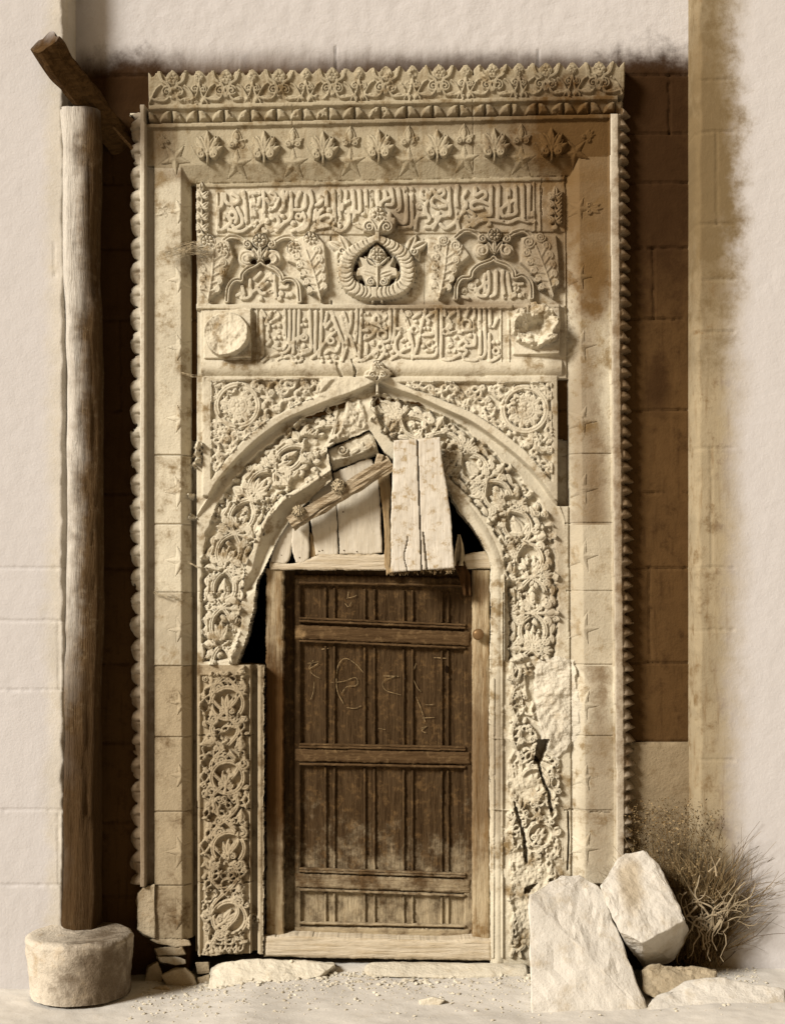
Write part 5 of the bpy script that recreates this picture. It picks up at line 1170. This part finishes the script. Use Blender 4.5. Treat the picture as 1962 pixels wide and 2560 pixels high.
# ------------------------------------------------------------ dry bush, twisted roots, straw
M_GRASS = plain('dry_stems', (.30, .215, .11), .9, 0, .7, 8); M_GRASSD = plain('brown_stems', (.13, .08, .032), .9, 0, .6, 8); M_ROOT = plain('bare_root', (.38, .30, .19), .9, 0, .4, 20)
rg = random.Random(5)
bush = empty('dry_bush', PX(1690, 2400, -.2), 'tangled dry bush growing behind the tilted stone cube', 'bush')
for mat, n, nm in ((M_GRASS, 1700, 'dry_stems'), (M_GRASSD, 1500, 'brown_stems')):
    bm = bmesh.new()
    for k in range(n):
        u = rg.uniform(1570, 1800) if rg.random() < .8 else rg.uniform(1700, 1810); y = rg.uniform(-.24, -.02)
        hgt = rg.uniform(70, 290) * (.55 + .45 * min(1, (u - 1560) / 140)); v0 = rg.uniform(2300, 2420)
        a = rg.uniform(-.9, .9); P = []; cu, cv = u, v0
        for i in range(7):
            P.append(PX(cu, cv, y + .02 * math.sin(i + k))); cu += math.sin(a) * hgt / 6; cv -= math.cos(a) * hgt / 6; a += rg.uniform(-.32, .38)
        tube(bm, P, rg.uniform(.0010, .0021), 4, .4)
        if rg.random() < .6:
            b = P[3]; d = Vector((rg.uniform(-1, 1), rg.uniform(-.6, .2), rg.uniform(.1, 1))) * .05; tube(bm, [b, b + d * .5, b + d + Vector((.01, 0, -.008))], .0011, 4, .4)
    for k in range(2600):      # withered leaves caught among the stems
        c = PX(rg.uniform(1572, 1800) + rg.gauss(0, 8), rg.uniform(1990, 2330) + 40 * rg.random(), rg.uniform(-.26, -.03)); d = Vector((rg.uniform(-1, 1), rg.uniform(-1, 1), rg.uniform(-1, 1))).normalized(); e = d.orthogonal().normalized(); L = rg.uniform(.006, .016)
        bm.faces.new([bm.verts.new(c + q) for q in (d * 0, d * L * .5 + e * L * .28, d * L, d * L * .5 - e * L * .22)])
    bm_obj(nm, bm, mat, bush)
roots = empty('root_tangle', PX(1760, 2330, -.3), 'pale twisted roots hanging at the right of the stone heap', 'roots')
bm = bmesh.new()
for k in range(22):          # gnarled stems forking up from one stool
    u, v, y = 1772 + rg.gauss(0, 16), 2318 + rg.uniform(-8, 12), -.29 + rg.uniform(-.03, .03); a = rg.uniform(-1.2, 1.2); P = []; n_ = rg.randint(7, 12); cu = rg.uniform(-.34, .34)
    for i in range(n_):
        P.append(PX(u, v, y)); u += math.sin(a) * 13; v -= math.cos(a) * 13; y += rg.uniform(-.012, .012); a += cu + rg.uniform(-.42, .42)
    r0 = rg.uniform(.003, .0062); tube(bm, P, r0, 6, .35)
    for f in range(2):
        p = P[rg.randint(2, n_ - 2)]; d = Vector((rg.uniform(-1, 1), rg.uniform(-.5, .3), rg.uniform(-.3, 1))).normalized() * .03; e = Vector((rg.uniform(-1, 1), 0, rg.uniform(-.6, 1))).normalized() * .022
        tube(bm, [p, p + d * .6, p + d + e * .5, p + d + e * 1.4], r0 * .55, 5, .35)
for k in range(8):
    u = rg.uniform(1725, 1830); v = rg.uniform(2270, 2320); P = []
    for i in range(9): P.append(PX(u, v, -.30 - .006 * i)); u += rg.uniform(-11, 9); v += rg.uniform(5, 18)
    tube(bm, P, rg.uniform(.0028, .005), 6, .5)
for (u, v, ex, ey) in ((1770, 2180, 1800, 2145), (1790, 2190, 1776, 2140), (1742, 2265, 1690, 2308)): tube(bm, [PX(u, v, -.3), PX((u + ex) / 2 + 4, (v + ey) / 2, -.3), PX(ex, ey, -.32)], .005, 6, .6)
bm_obj('root', bm, M_ROOT, roots)
bm = bmesh.new()
for k in range(70):
    t = rg.random(); u0, v0 = 470 + rg.uniform(-6, 60), 618 + rg.uniform(-18, 22); u1, v1 = rg.uniform(398, 470), 637 + rg.uniform(-9, 9)
    tube(bm, [PX(u0, v0, -.085), PX((u0 + u1) / 2, (v0 + v1) / 2 - 5, -.10), PX(u1, v1, -.115)], .0009, 4, .5)
tag(bm_obj('straw_tuft', bm, M_ROPE), 'wisp of straw sticking out beside the upper left leaf pendant', 'straw')
bm = bmesh.new()
for (u0, v0, u1, v1) in ((455, 933, 512, 940), (470, 1405, 520, 1425), (430, 1490, 480, 1500), (385, 1482, 452, 1496)):
    for k in range(8):
        P = [PX(u0 + rg.uniform(-3, 3), v0 + rg.uniform(-4, 4), -.085), PX((u0 + u1) / 2, (v0 + v1) / 2 + rg.uniform(0, 8), -.095), PX(u1 + rg.uniform(-3, 3), v1 + rg.uniform(-6, 6), -.06)]
        tube(bm, P, .0007, 3, .6)
tag(bm_obj('cobweb', bm, M_ROPE), 'dusty cobweb threads strung across the left jamb', 'cobweb', kind='stuff')

# grit and crumbs of stone over the dust in front of the door
bm = bmesh.new()
for k in range(3200):
    x = rg.uniform(-1.1, 1.6); y = -.10 - abs(rg.gauss(0, .30)); big_ = k % 26 == 0
    if big_: y = -.13 - abs(rg.gauss(0, .09)); x = rg.uniform(-.85, .62)
    r = rg.uniform(.006, .016) if big_ else rg.choice((.0015, .002, .002, .003, .003, .004, .007)) * rg.uniform(.7, 1.3)
    z = float((ground_z(np.array([[x]]), np.array([[y]])) * np.exp(-max(-y - .9, 0) * .8))[0, 0])
    m_ = Matrix.Translation((x, y, z + r * .3)) @ Matrix.Rotation(rg.uniform(0, 6), 4, 'Z') @ Matrix.Diagonal((1.2, .9, .65, 1))
    q = bmesh.ops.create_icosphere(bm, subdivisions=1, radius=r, matrix=m_)
    for v_ in q['verts']: v_.co += Vector((rg.uniform(-1, 1), rg.uniform(-1, 1), rg.uniform(-1, 1))) * r * .28
tag(bm_obj('grit', bm, M_RUBP), 'loose grit and crumbs of stone scattered on the dusty ground', 'grit', kind='stuff')
